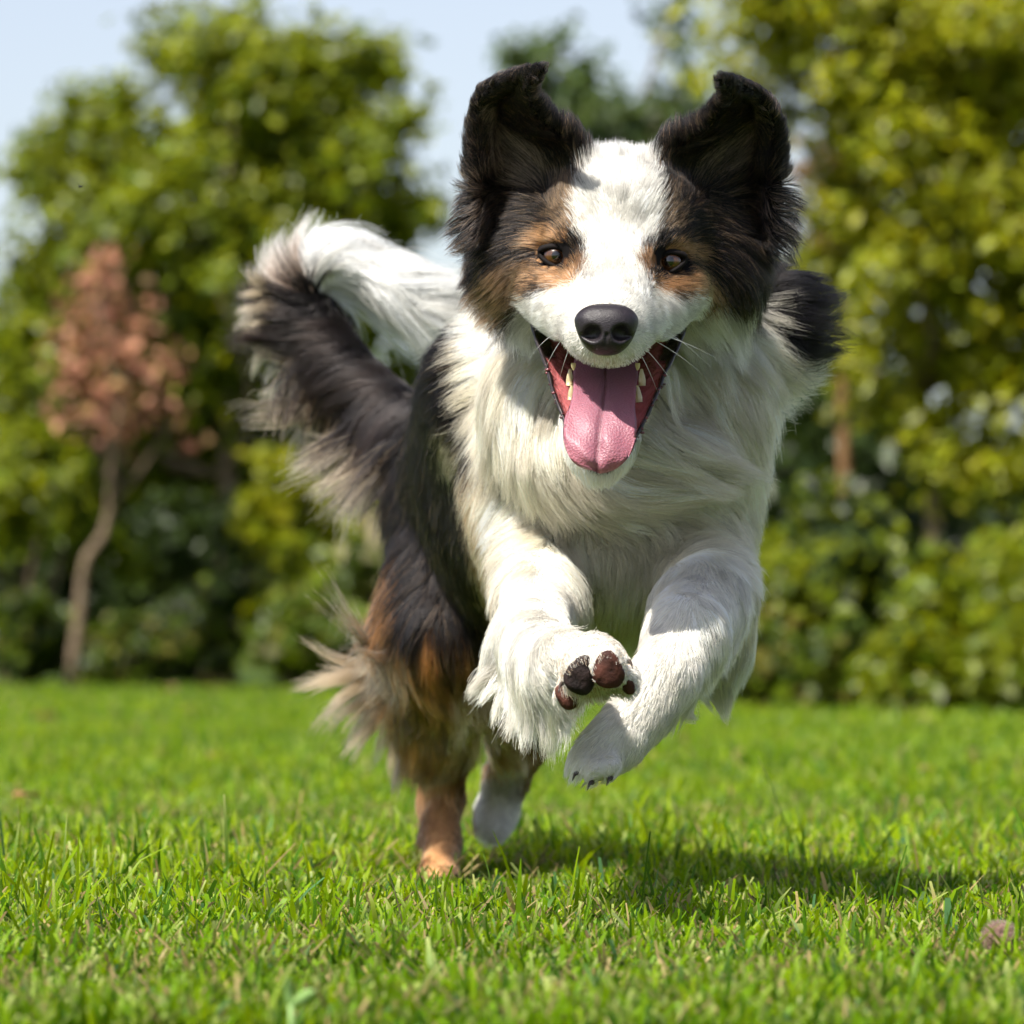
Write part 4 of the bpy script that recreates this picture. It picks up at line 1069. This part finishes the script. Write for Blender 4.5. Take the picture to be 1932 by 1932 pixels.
 (540, 525, 4.14, -.7, -.1, 0, 95, .5, .75), (552, 490, 4.14, -.3, -.7, 0, 62, .45, .7), (570, 470, 4.12, .35, -.8, -.1, 90, .5, .65), (610, 455, 4.12, .75, -.45, 0, 150, .5, .6), (660, 460, 4.12, .95, -.1, 0, 200, .5, .6), (620, 500, 4.11, .9, .35, -.1, 215, .45, .6), (690, 510, 4.11, .9, .4, 0, 210, .4, .6),
 (740, 520, 4.10, .95, .25, 0, 190, .4, .6), (640, 510, 4.15, .8, .5, 0, 220, .4, .6), (800, 560, 4.10, .9, .4, 0, 130, .35, .6), (690, 480, 4.16, .95, .1, 0, 200, .45, .6),
], float)
FP = Wn(FUR[:, :3])
for _ in range(4):                                   # settle the control hairs on the body
    FP = FP - sdf_n(FP) * np.clip(sdf(FP), -0.02, 0.02)[:, None]
FD = unit(np.stack([FUR[:, 3], FUR[:, 5], -FUR[:, 4]], -1))
FL = FUR[:, 6] * FUR[:, 2] / FPX
FX = np.stack([FL, FUR[:, 7], FUR[:, 8]], -1)

def field(p, k=4):
    out_d = np.zeros((len(p), 3)); out_x = np.zeros((len(p), 3))
    for a in range(0, len(p), 20000):
        q = p[a:a + 20000]
        d2 = ((q[:, None] - FP[None]) ** 2).sum(-1)
        i = np.argpartition(d2, k, axis=1)[:, :k]
        w = 1 / (np.take_along_axis(d2, i, 1) + 2e-5) ** 1.3; w /= w.sum(1, keepdims=True)
        out_d[a:a + 20000] = (FD[i] * w[..., None]).sum(1); out_x[a:a + 20000] = (FX[i] * w[..., None]).sum(1)
    return unit(out_d), out_x

# sample roots over the body
tri = np.concatenate([BF[:, [0, 1, 2]], BF[:, [0, 2, 3]]])
A, B_, C_ = BV[tri[:, 0]], BV[tri[:, 1]], BV[tri[:, 2]]
nrm = np.cross(B_ - A, C_ - A); area = np.linalg.norm(nrm, axis=1) / 2; nrm = unit(nrm); cen = (A + B_ + C_) / 3
view = unit(np.array([0, 0, CAM_H]) - cen); facing = (nrm * view).sum(1)
dens = np.where(facing > -0.15, 1.0, 0.22)
headish = (cen[:, 1] < 3.47) & (cen[:, 2] > 0.174 + (1240 - 640) * 3.3 / FPX)
earish = headish & (cen[:, 2] > 0.174 + (1240 - 330) * 3.35 / FPX) & (np.abs(966 + cen[:, 0] * FPX / cen[:, 1] - 1172) > 75)
dens = dens * np.where(headish, 2.6, 1.0) * np.where(earish, 1.5, 1.0) * np.where(cen[:, 1] > 3.7, 0.8, 1.0)
pw = area * dens; pw /= pw.sum()
def sample(n):
    t = rng.choice(len(tri), n, p=pw); r1 = np.sqrt(rng.random(n)); r2 = rng.random(n)
    return A[t] * (1 - r1)[:, None] + B_[t] * (r1 * (1 - r2))[:, None] + C_[t] * (r1 * r2)[:, None]

MOUTH = [(q[0], q[1]) for q in LIP_L] + [(q[0], q[1]) for q in LIP_R][::-1]
def allowed(p):
    u, v = UV(p); d = p[:, 1]
    ok = np.ones(len(p), bool)
    for (eu, ev, ed) in EYE_C:
        ok &= ~((((u - eu) / 36) ** 2 + ((v - ev) / 27) ** 2 < 1) & (d < 3.36))
    ok &= ~((((u - 1144) / 54) ** 2 + ((v - 622) / 47) ** 2 < 1) & (d < 3.26))
    ok &= ~(inpoly(u, v, MOUTH) & (d < 3.40) & (v > 690))
    ok &= ~(inpoly(u, v, MOUTH) & (d < 3.42) & (d > 3.31) & (v > 622))
    ok &= ~((d < 3.40) & (d > 3.24) & (v > 640) & (v < 700) & (u > 1030) & (u < 1262))
    for (x0, y0, x1, y1) in ((1112, 1418, 1103, 1472), (1142, 1420, 1134, 1478)):       # partings between the toes
        t = np.clip((v - y0) / (y1 - y0), 0, 1)
        ok &= ~((np.abs(u - (x0 + (x1 - x0) * t)) < 4.5) & (v > y0) & (v < y1 + 8) & (d < 3.26))
    for (pu, pv, ru, rv) in ((1097, 1276, 20, 27), (1146, 1267, 20, 26), (1184, 1291, 8, 15), (1065, 1320, 15, 14)):
        ok &= ~((((u - pu) / ru) ** 2 + ((v - pv) / rv) ** 2 < 1) & (d < 3.14))
    return ok

# bare dark lip skin round the jaw rim
mc = np.mean(MOUTH, 0); MOUTH2 = [tuple(mc + (np.array(q) - mc) * 1.07) for q in MOUTH]
bu_, bv_ = UV(BV); lipm = inpoly(bu_, bv_, MOUTH2) & (BV[:, 1] < 3.40) & (BV[:, 1] > 3.235) & (bv_ > 690)
bc = bc * 0.85; bc[lipm] = (0.020, 0.012, 0.013)
c4 = np.ones((len(bc), 4), np.float32); c4[:, :3] = bc
body.data.color_attributes['col'].data.foreach_set('color', c4.ravel())

NP = 8
NG, NC = 17000, 440000
gr = sample(NG); gr = gr[allowed(gr)]
NG = len(gr)
gd, gxx = field(gr)
fu, fv = UV(gr)
feather = (gr[:, 1] > 3.86) & (fu < 762) & (fv > 1225) & (fv < 1400) & (rng.random(NG) < 0.55)        # long wisps behind the thigh
gd[feather] = unit(np.stack([-np.ones(NG), 0.1 + 0 * fu, 0.30 - (fv - 1270) / 150], -1)[feather] + rng.normal(0, 0.12, (feather.sum(), 3)))
gxx[feather, 0] = rng.uniform(0.05, 0.13, feather.sum()); gxx[feather, 1] = 0.5; gxx[feather, 2] = 1.0
plume = (gr[:, 1] > 3.9) & inpoly(fu, fv, [(555, 380), (900, 380), (900, 700), (800, 650), (640, 560), (590, 540)])   # white tail end
pa = np.where(fu < 685, rng.uniform(0.12, 1.05, NG), rng.uniform(-0.05, 0.6, NG)); pb = pa - 1.5 * np.clip((680 - fu) / 110, 0, 1)
gxx[plume, 0] = rng.uniform(0.08, 0.125, plume.sum()) * np.clip((930 - fu[plume]) / 260, 0.35, 1); gxx[plume, 1] = 0.32; gxx[plume, 2] = 0.8
fringe = (gr[:, 1] > 3.9) & (fu < 760) & (fv > 520) & (fv < 900) & ((fv - (575 + (fu - 480) * 0.92)) > 0)        # cream fringe under the dark tail
gd[fringe] = unit(gd[fringe] + np.array([-0.45, 0, -0.25]) + rng.normal(0, 0.2, (fringe.sum(), 3)))
gxx[fringe, 0] = rng.uniform(0.045, 0.08, fringe.sum()); gxx[fringe, 2] = 0.95
gn = sdf_n(gr)
wav = np.stack([vnoise(gr, 30, 41 + k) for k in range(3)], -1) * 0.34 + rng.normal(0, 0.06, (NG, 3))
Lg = gxx[:, 0]; longness = np.clip((Lg - 0.008) / 0.03, 0, 1)
P = np.zeros((NG, NP, 3)); P[:, 0] = gr
step = Lg / (NP - 1)
cur = gr.copy()
for k in range(1, NP):
    fd, _ = field(cur) if k % 2 == 0 else (gd if k == 1 else fd, None)
    fd[feather] = gd[feather]
    ang = pb + (pa - pb) * min(1, (k - 1) / 4.0)
    fd[plume] = np.stack([np.cos(ang), 0 * ang, -np.sin(ang)], -1)[plume]
    fd[fringe] = gd[fringe]
    nn = sdf_n(cur); s = sdf(cur)
    tdir = unit(fd + wav * (0.35 + 0.9 * longness)[:, None])
    tdir = tdir - nn * np.minimum((tdir * nn).sum(1), 0)[:, None] * 0.98
    want = gxx[:, 1] * Lg * (k / (NP - 1)) ** 0.9 * 0.62 + 0.0006
    push = np.clip((want - s) / (step + 1e-6), -0.55, 1.3)
    dirn = unit(unit(tdir) + nn * push[:, None] + np.array([0, 0, -0.05]) * longness[:, None])
    cur = cur + dirn * step[:, None]
    P[:, k] = cur
# locks: neighbouring guides run together towards their tips
isl = np.flatnonzero(rng.random(NG) < 0.16)
kl = kdtree.KDTree(len(isl))
for i, j in enumerate(isl): kl.insert(gr[j], i)
kl.balance()
lk = isl[np.array([kl.find(gr[i])[1] for i in range(NG)])]
c2 = (np.clip(gxx[:, 2] * 1.0 - 0.14, 0, 0.80) * rng.uniform(0.6, 1.0, NG))[:, None] * np.linspace(0, 1, NP)[None] ** 1.5
P = P * (1 - c2[..., None]) + P[lk] * c2[..., None]
guide_tone = np.exp(0.10 * rng.normal(size=NG)) * np.exp(0.20 * rng.normal(size=NG))[lk]
kd = kdtree.KDTree(NG)
for i in range(NG): kd.insert(gr[i], i)
kd.balance()
cr = sample(NC); cr = cr[allowed(cr)]; NC = len(cr)
near = np.empty((NC, 3), int); nd2 = np.empty((NC, 3))
for i in range(NC):
    r = kd.find_n(cr[i], 3)
    near[i] = (r[0][1], r[1][1], r[2][1]); nd2[i] = (r[0][2], r[1][2], r[2][2])
w = 1 / (nd2 + 0.0008); w /= w.sum(1, keepdims=True)
OFF = P - P[:, :1]
shape = (OFF[near] * w[..., None, None]).sum(1)
lenf = np.clip(rng.normal(0.95, 0.16, NC), 0.45, 1.35)[:, None, None]
T_ = np.linspace(0, 1, NP)
H = cr[:, None] + shape * lenf
clump = (gxx[near[:, 0], 2] * rng.uniform(0.55, 1.1, NC))[:, None] * T_[None] ** 1.4 * 0.92
clump = np.clip(clump, 0, 0.93)[..., None]
tgt = gr[near[:, 0]][:, None] + OFF[near[:, 0]] * lenf
H = H * (1 - clump) + tgt * clump
Lc = np.linalg.norm(H[:, -1] - H[:, 0], axis=1)
fr = rng.normal(0, 1, (NC, 3)); fr2 = rng.normal(0, 1, (NC, 3))
loose = np.where(rng.random(NC) < 0.06, 3.0, 1.0)
H = H + (fr[:, None] * (T_ ** 1.6)[None, :, None] * 0.030 + fr2[:, None] * np.sin(T_ * 5.5)[None, :, None] * 0.008) * (Lc * loose)[:, None, None]
C0, C1 = coat(cr)
tone = guide_tone[near[:, 0]] * np.exp(rng.normal(0, 0.12, NC))
C0 = C0 * tone[:, None]; C1 = C1 * tone[:, None]
cc = C0[:, None] * (1 - T_[None, :, None] ** 2.2) + C1[:, None] * T_[None, :, None] ** 2.2
cc = np.clip(cc, 0, 0.88)
rad0 = np.where(headish_c := ((cr[:, 1] < 3.47) & (cr[:, 2] > 0.38)), 0.000095, 0.00014) * np.where(cr[:, 1] > 3.7, 1.35, 1.0) * rng.uniform(0.8, 1.2, NC)
RAD = rad0[:, None] * (1 - 0.75 * T_[None] ** 2)

hair_mat = bpy.data.materials.new('fur'); hair_mat.use_nodes = True
nt = hair_mat.node_tree; nt.nodes.clear()
out = nt.nodes.new('ShaderNodeOutputMaterial')
hb = nt.nodes.new('ShaderNodeBsdfHairPrincipled'); hb.model = 'CHIANG'; hb.parametrization = 'COLOR'
at = nt.nodes.new('ShaderNodeAttribute'); at.attribute_name = 'col'
nt.links.new(at.outputs['Color'], hb.inputs['Color'])
hb.inputs['IOR'].default_value = 1.42; hb.inputs['Roughness'].default_value = 0.34; hb.inputs['Radial Roughness'].default_value = 0.55; hb.inputs['Coat'].default_value = 0.0; hb.inputs['Random Roughness'].default_value = 0.2
df = nt.nodes.new('ShaderNodeBsdfDiffuse'); nt.links.new(at.outputs['Color'], df.inputs['Color'])
mx = nt.nodes.new('ShaderNodeMixShader'); mx.inputs[0].default_value = 0.45
nt.links.new(hb.outputs[0], mx.inputs[1]); nt.links.new(df.outputs[0], mx.inputs[2]); nt.links.new(mx.outputs[0], out.inputs['Surface'])

def curves(name, H, RAD, cc, parent, mat=hair_mat):
    n, k = H.shape[:2]
    hc = bpy.data.hair_curves.new(name)
    hc.add_curves([k] * n)
    hc.points.foreach_set('position', np.ascontiguousarray(H, np.float32).ravel())
    a = hc.attributes.get('radius') or hc.attributes.new('radius', 'FLOAT', 'POINT')
    a.data.foreach_set('value', np.ascontiguousarray(RAD, np.float32).ravel())
    a = hc.attributes.new('col', 'FLOAT_COLOR', 'POINT')
    c4 = np.ones((n * k, 4), np.float32); c4[:, :3] = cc.reshape(-1, 3)
    a.data.foreach_set('color', c4.ravel())
    hc.materials.append(mat)
    o = bpy.data.objects.new(name, hc); COL.objects.link(o)
    o.parent = parent; o.matrix_parent_inverse = parent.matrix_basis.inverted()
    return o

cu, cv = UV(cr); cd = cr[:, 1]
reg = np.full(NC, 2)
reg[(cd < 3.66) & (cv >= 600) & (cv < 1110)] = 1
reg[(cv >= 1110)] = 3
reg[(cd < 3.50) & (cv < 600)] = 0
reg[(cd > 3.98) & (cu < 800) & (cv < 880)] = 4
for i, nm in enumerate(('head_fur', 'neck_ruff', 'body_coat', 'leg_feathering', 'tail_plume')):
    m = reg == i
    curves(nm, H[m], RAD[m], cc[m], dog)

# loose wind-blown locks: explicit root, tip and sag in the frame
def locks(name, spec, per, c0, c1, spread=7):
    HH, CC = [], []
    ts = np.linspace(0, 1, 10)[:, None]
    for (u0, v0, u1, v1, bu, bv, d) in spec:
        a, b_ = np.array([u0, v0, d]), np.array([u1, v1, d + rng.uniform(-0.03, 0.02)])
        m = (a + b_) / 2 + np.array([bu, bv, rng.uniform(-.01, .01)])
        tone = math.exp(rng.normal(0, 0.18))
        for k in range(per):
            ja = np.array([*rng.normal(0, spread * 1.6, 2), rng.normal(0, 0.006)]); jb = np.array([*rng.normal(0, spread * 0.8, 2), rng.normal(0, 0.004)]); jm = (ja + jb) * 0.5 + np.array([*rng.normal(0, spread * .5, 2), 0])
            L = rng.uniform(0.6, 1.08); t = ts * L
            q = (1 - t) ** 2 * (a + ja) + 2 * t * (1 - t) * (m + jm) + t ** 2 * (b_ + jb)
            HH.append(Wn(q)); CC.append((c0 * (1 - ts ** 0.8) + c1 * ts ** 0.8) * tone * math.exp(rng.normal(0, .1)))
    HH = np.array(HH)
    curves(name, HH, np.tile(0.00017 * (1 - 0.7 * np.linspace(0, 1, 10) ** 2), (len(HH), 1)), np.clip(np.array(CC), 0, .85), dog)
th = [(745, 1250, 594, 1215, 10, 45, 3.99), (740, 1262, 572, 1296, 20, -8, 4.0), (742, 1270, 560, 1302, 10, -14, 4.0), (745, 1285, 590, 1378, -20, -30, 4.01), (748, 1300, 612, 1382, -10, -30, 4.01), (750, 1310, 648, 1420, -15, -25, 4.02),
      (752, 1325, 668, 1432, -10, -20, 4.02), (735, 1240, 690, 1222, -25, 22, 3.97), (740, 1235, 655, 1240, 5, 25, 3.97), (760, 1350, 705, 1440, -10, -10, 4.03), (772, 1390, 742, 1490, -14, 5, 4.05), (745, 1275, 620, 1330, 0, -18, 4.0),
      (742, 1255, 612, 1262, 0, 18, 3.99), (750, 1295, 640, 1350, 0, -14, 4.01), (738, 1228, 705, 1195, -14, 14, 3.96), (880, 1330, 935, 1420, 18, -10, 3.95), (870, 1350, 905, 1450, 12, 0, 3.97)]
locks('thigh_feathers', th + [(a + rng.uniform(-8, 8), b_ + rng.uniform(-12, 12), c + rng.uniform(-25, 40), e + rng.uniform(-25, 25), f, g, h) for a, b_, c, e, f, g, h in th], 75, SABLE * 1.6, np.array([0.60, 0.44, 0.27]))
tf = [(545, 540, 470, 508, -45, 18, 4.15), (555, 560, 452, 560, -20, -12, 4.15), (565, 590, 458, 640, -40, -10, 4.16), (575, 610, 478, 690, -40, 0, 4.16), (590, 640, 500, 720, -35, 5, 4.16), (610, 670, 492, 745, -20, 20, 4.16), (625, 690, 540, 765, -20, 12, 4.16),
      (650, 720, 600, 800, -18, 8, 4.15), (680, 750, 630, 850, -16, 6, 4.14), (705, 780, 672, 885, -14, 6, 4.13), (730, 800, 705, 915, -12, 8, 4.12), (750, 820, 738, 935, -10, 6, 4.10), (560, 575, 455, 600, -30, -14, 4.15)]
locks('tail_fringe', tf + [(a + rng.uniform(-8, 8), b_ + rng.uniform(-8, 8), c + rng.uniform(-15, 30), e + rng.uniform(-25, 20), f, g, h) for a, b_, c, e, f, g, h in tf], 80, BRN, CRM)
fl_ = [(930, 1270, 882, 1312, -8, -10, 3.36), (960, 1300, 930, 1368, -12, 4, 3.32), (985, 1320, 962, 1395, -8, 4, 3.28), (1010, 1325, 1002, 1405, -6, 2, 3.24), (1030, 1330, 1040, 1432, -10, 4, 3.2), (1045, 1335, 1048, 1420, -6, 0, 3.17), (945, 1285, 905, 1330, -8, 0, 3.35), (1000, 1320, 985, 1410, -10, 6, 3.26), (1290, 1330, 1310, 1358, 0, 8, 3.30)]
locks('foreleg_fringe', fl_ * 2, 60, WHT, IVORY, 6)

# whiskers
WH = []
for (u, v, d, du, dv, L) in [(1060, 640, 3.255, -.6, .8, 60), (1075, 655, 3.245, -.4, .9, 50), (1045, 630, 3.27, -.8, .5, 60), (1230, 640, 3.255, 1, .5, 95), (1240, 630, 3.265, 1, .25, 110), (1215, 655, 3.245, .8, .8, 80), (1225, 625, 3.26, 1, .1, 70), (1205, 662, 3.24, .6, 1, 60), (1250, 620, 3.275, 1, .6, 90)]:
    ts = np.linspace(0, 1, NP)
    WH.append(Wn(np.stack([u + du * L * ts, v + dv * L * ts + 18 * ts ** 2, d - 0.012 * ts + 0.03 * ts ** 2], -1)))
WH = np.array(WH)
curves('whiskers', WH, np.tile(0.00022 * (1 - 0.8 * np.linspace(0, 1, NP)), (len(WH), 1)), np.full((len(WH), NP, 3), 0.8), dog)
# ---------------------------------------------------------------- small things on the lawn
leaf_m = [mat_plain('dead_leaf', (0.26, 0.13, 0.06), 0.8, 0.2, noise=0.4, scale=80), mat_plain('tan_leaf', (0.36, 0.24, 0.11), 0.8, 0.2, noise=0.35, scale=80)]
def fallen_leaf(u, v, size, mi, label):
    d = CAM_H * FPX / (v - V0); c = np.array(W(u, v, d)); c[2] = float(ground_z(c[0], c[1])) + 0.012
    V, F = [], []; a0 = rng.uniform(0, 6.28); N = 9
    for i in range(N):
        t = i / (N - 1); w_ = size * 0.36 * math.sin(math.pi * min(1, t * 0.94 + 0.04)) ** 0.8
        for s in (-1, 0, 1):
            x = (t - .5) * size; y_ = s * w_; z = 0.16 * size * abs(s) + 0.10 * size * math.sin(3 * t + s) + 0.012
            V.append((c[0] + x * math.cos(a0) - y_ * math.sin(a0), c[1] + x * math.sin(a0) + y_ * math.cos(a0), c[2] + z - 0.01))
    for i in range(N - 1):
        for s in range(2): F.append((i * 3 + s, i * 3 + s + 1, i * 3 + s + 4, i * 3 + s + 3))
    o = link('fallen_leaf', mesh_py('fallen_leaf', V, F), leaf_m[mi]); so = o.modifiers.new('thick', 'SOLIDIFY'); so.thickness = 0.0006
    tag(o, label, 'leaf', 'dead leaves lying on the lawn')
for a in [(85, 1368, .07, 0, 'reddish dead leaf on the far lawn at the left'), (50, 1525, .03, 0, 'brown dead leaf on the lawn near the left edge'), (405, 1447, .03, 0, 'brown dead leaf left of the hind feathers'),
          (320, 1312, .10, 1, 'orange-tan dead leaf at the far lawn edge'), (1410, 1318, .12, 0, 'pinkish-brown dead leaf right of the folded leg'), (1750, 1470, .022, 1, 'small tan dead leaf on the lawn at the right'), (275, 1815, .012, 0, 'tiny pinkish leaf scrap in the front grass')]:
    fallen_leaf(*a)

# fuzzy brown seed head lying in the grass at the right edge
d = 2.90; c = np.array(W(1886, 1772, d))
q, qf = lathe_sphere(28, 18)
rr = px(30, d) * (1 + 0.10 * vnoise(q, 5.0, 71) + 0.05 * vnoise(q, 14.0, 72))
root = tag(empty('seed_head', c - np.array([0, 0, px(30, d)])), 'fuzzy round brown dried seed head in the grass at the right edge', 'seed head')
bpy.context.view_layer.update()
sb = mat_plain('dry_fluff', (0.17, 0.105, 0.085), 0.9, 0.1, noise=0.55, scale=420, bump=0.002)
link('core', mesh_py('core', q * rr[:, None] + c, qf), sb, root)
n = 900; dr = unit(rng.normal(size=(n, 3))); sw = unit(np.cross(dr, rng.normal(size=(n, 3)))); ts = np.linspace(0, 1, 5)
HH = c + dr[:, None] * px(29, d) * (1 + 0.26 * ts[None, :, None] * rng.uniform(.4, 1.3, (n, 1, 1))) + sw[:, None] * ts[None, :, None] * px(16, d)
curves('fluff', HH, np.tile(0.00016 * (1 - .6 * ts), (n, 1)), np.repeat((np.array([0.30, 0.19, 0.14]) * rng.uniform(.5, 1.4, (n, 1)))[:, None], 5, 1), root)

# two-leaved weed seedling in the front grass
d = 2.25; g0 = np.array(W(548, 1932, d)); g0[2] = 0.0
root = tag(empty('seedling', g0), 'pale green two-leaved seedling in the front grass', 'seedling')
bpy.context.view_layer.update()
sm_ = mat_plain('seedling_green', (0.20, 0.32, 0.10), 0.5, 0.3, noise=0.2, scale=90)
top_ = np.array(W(549, 1895, d))
v_, f_ = tube([g0, (g0 + top_) / 2 + np.array([0.0006, 0, 0]), top_], [px(8, d), px(7, d), px(6, d)], 8); link('stem', mesh_py('stem', v_, f_), sm_, root)
def seed_leaf(p0, p1, w_, dy):
    a, b_ = np.array(W(*p0, d)), np.array(W(*p1, d - dy)); V, F = [], []; N = 10; ax = unit(b_ - a); sd = unit(np.cross(ax, np.array([0.25, -1, 0.2])))
    nn = np.cross(ax, sd)
    for i in range(N):
        t = i / (N - 1); ww = px(w_, d) * math.sin(math.pi * (0.08 + 0.9 * t)) ** 0.7
        for s in (-1, 0, 1): V.append(a + (b_ - a) * t + sd * s * ww + nn * (0.35 * ww * abs(s) + 0.004 * math.sin(3 * t) * 0.3))
    for i in range(N - 1):
        for s in range(2): F.append((i * 3 + s, i * 3 + s + 1, i * 3 + s + 4, i * 3 + s + 3))
    o = link('leaf', mesh_py('leaf', V, F), sm_, root); so = o.modifiers.new('thick', 'SOLIDIFY'); so.thickness = 0.0007
seed_leaf((549, 1897), (546, 1845), 9, 0.004); seed_leaf((551, 1895), (592, 1872), 13, 0.012)

# small dark insect in the air, top left
d = 3.3; c = W(152, 352, d)
root = tag(empty('flying_insect', c), 'tiny dark flying insect in front of the left tree crown', 'insect')
bpy.context.view_layer.update()
im = mat_plain('insect_black', (0.012, 0.011, 0.010), 0.4, 0.4); wm = mat_plain('insect_wing', (0.35, 0.34, 0.32), 0.3, 0.5)
ax = np.array([0.94, 0.2, 0.28]); P = [np.array(c) + ax * s * 0.0016 for s in np.linspace(-1, 1, 7)]
v_, f_ = tube(P, [0.0001, 0.0004, 0.0005, 0.0004, 0.0005, 0.00035, 0.0001], 8); link('body', mesh_py('insect_body', v_, f_), im, root)
for s in (-1, 1):
    a = np.array(c) + np.array([0, 0, 0.0004]); V = [a, a + np.array([-0.0012, s * 0.0006, 0.0005]), a + np.array([-0.0019, s * 0.0016, 0.0006]), a + np.array([-0.0007, s * 0.0016, 0.0007])]
    o = link('wing', mesh_py('wing', V, [(0, 1, 2, 3)]), wm, root); so = o.modifiers.new('thick', 'SOLIDIFY'); so.thickness = 0.00004
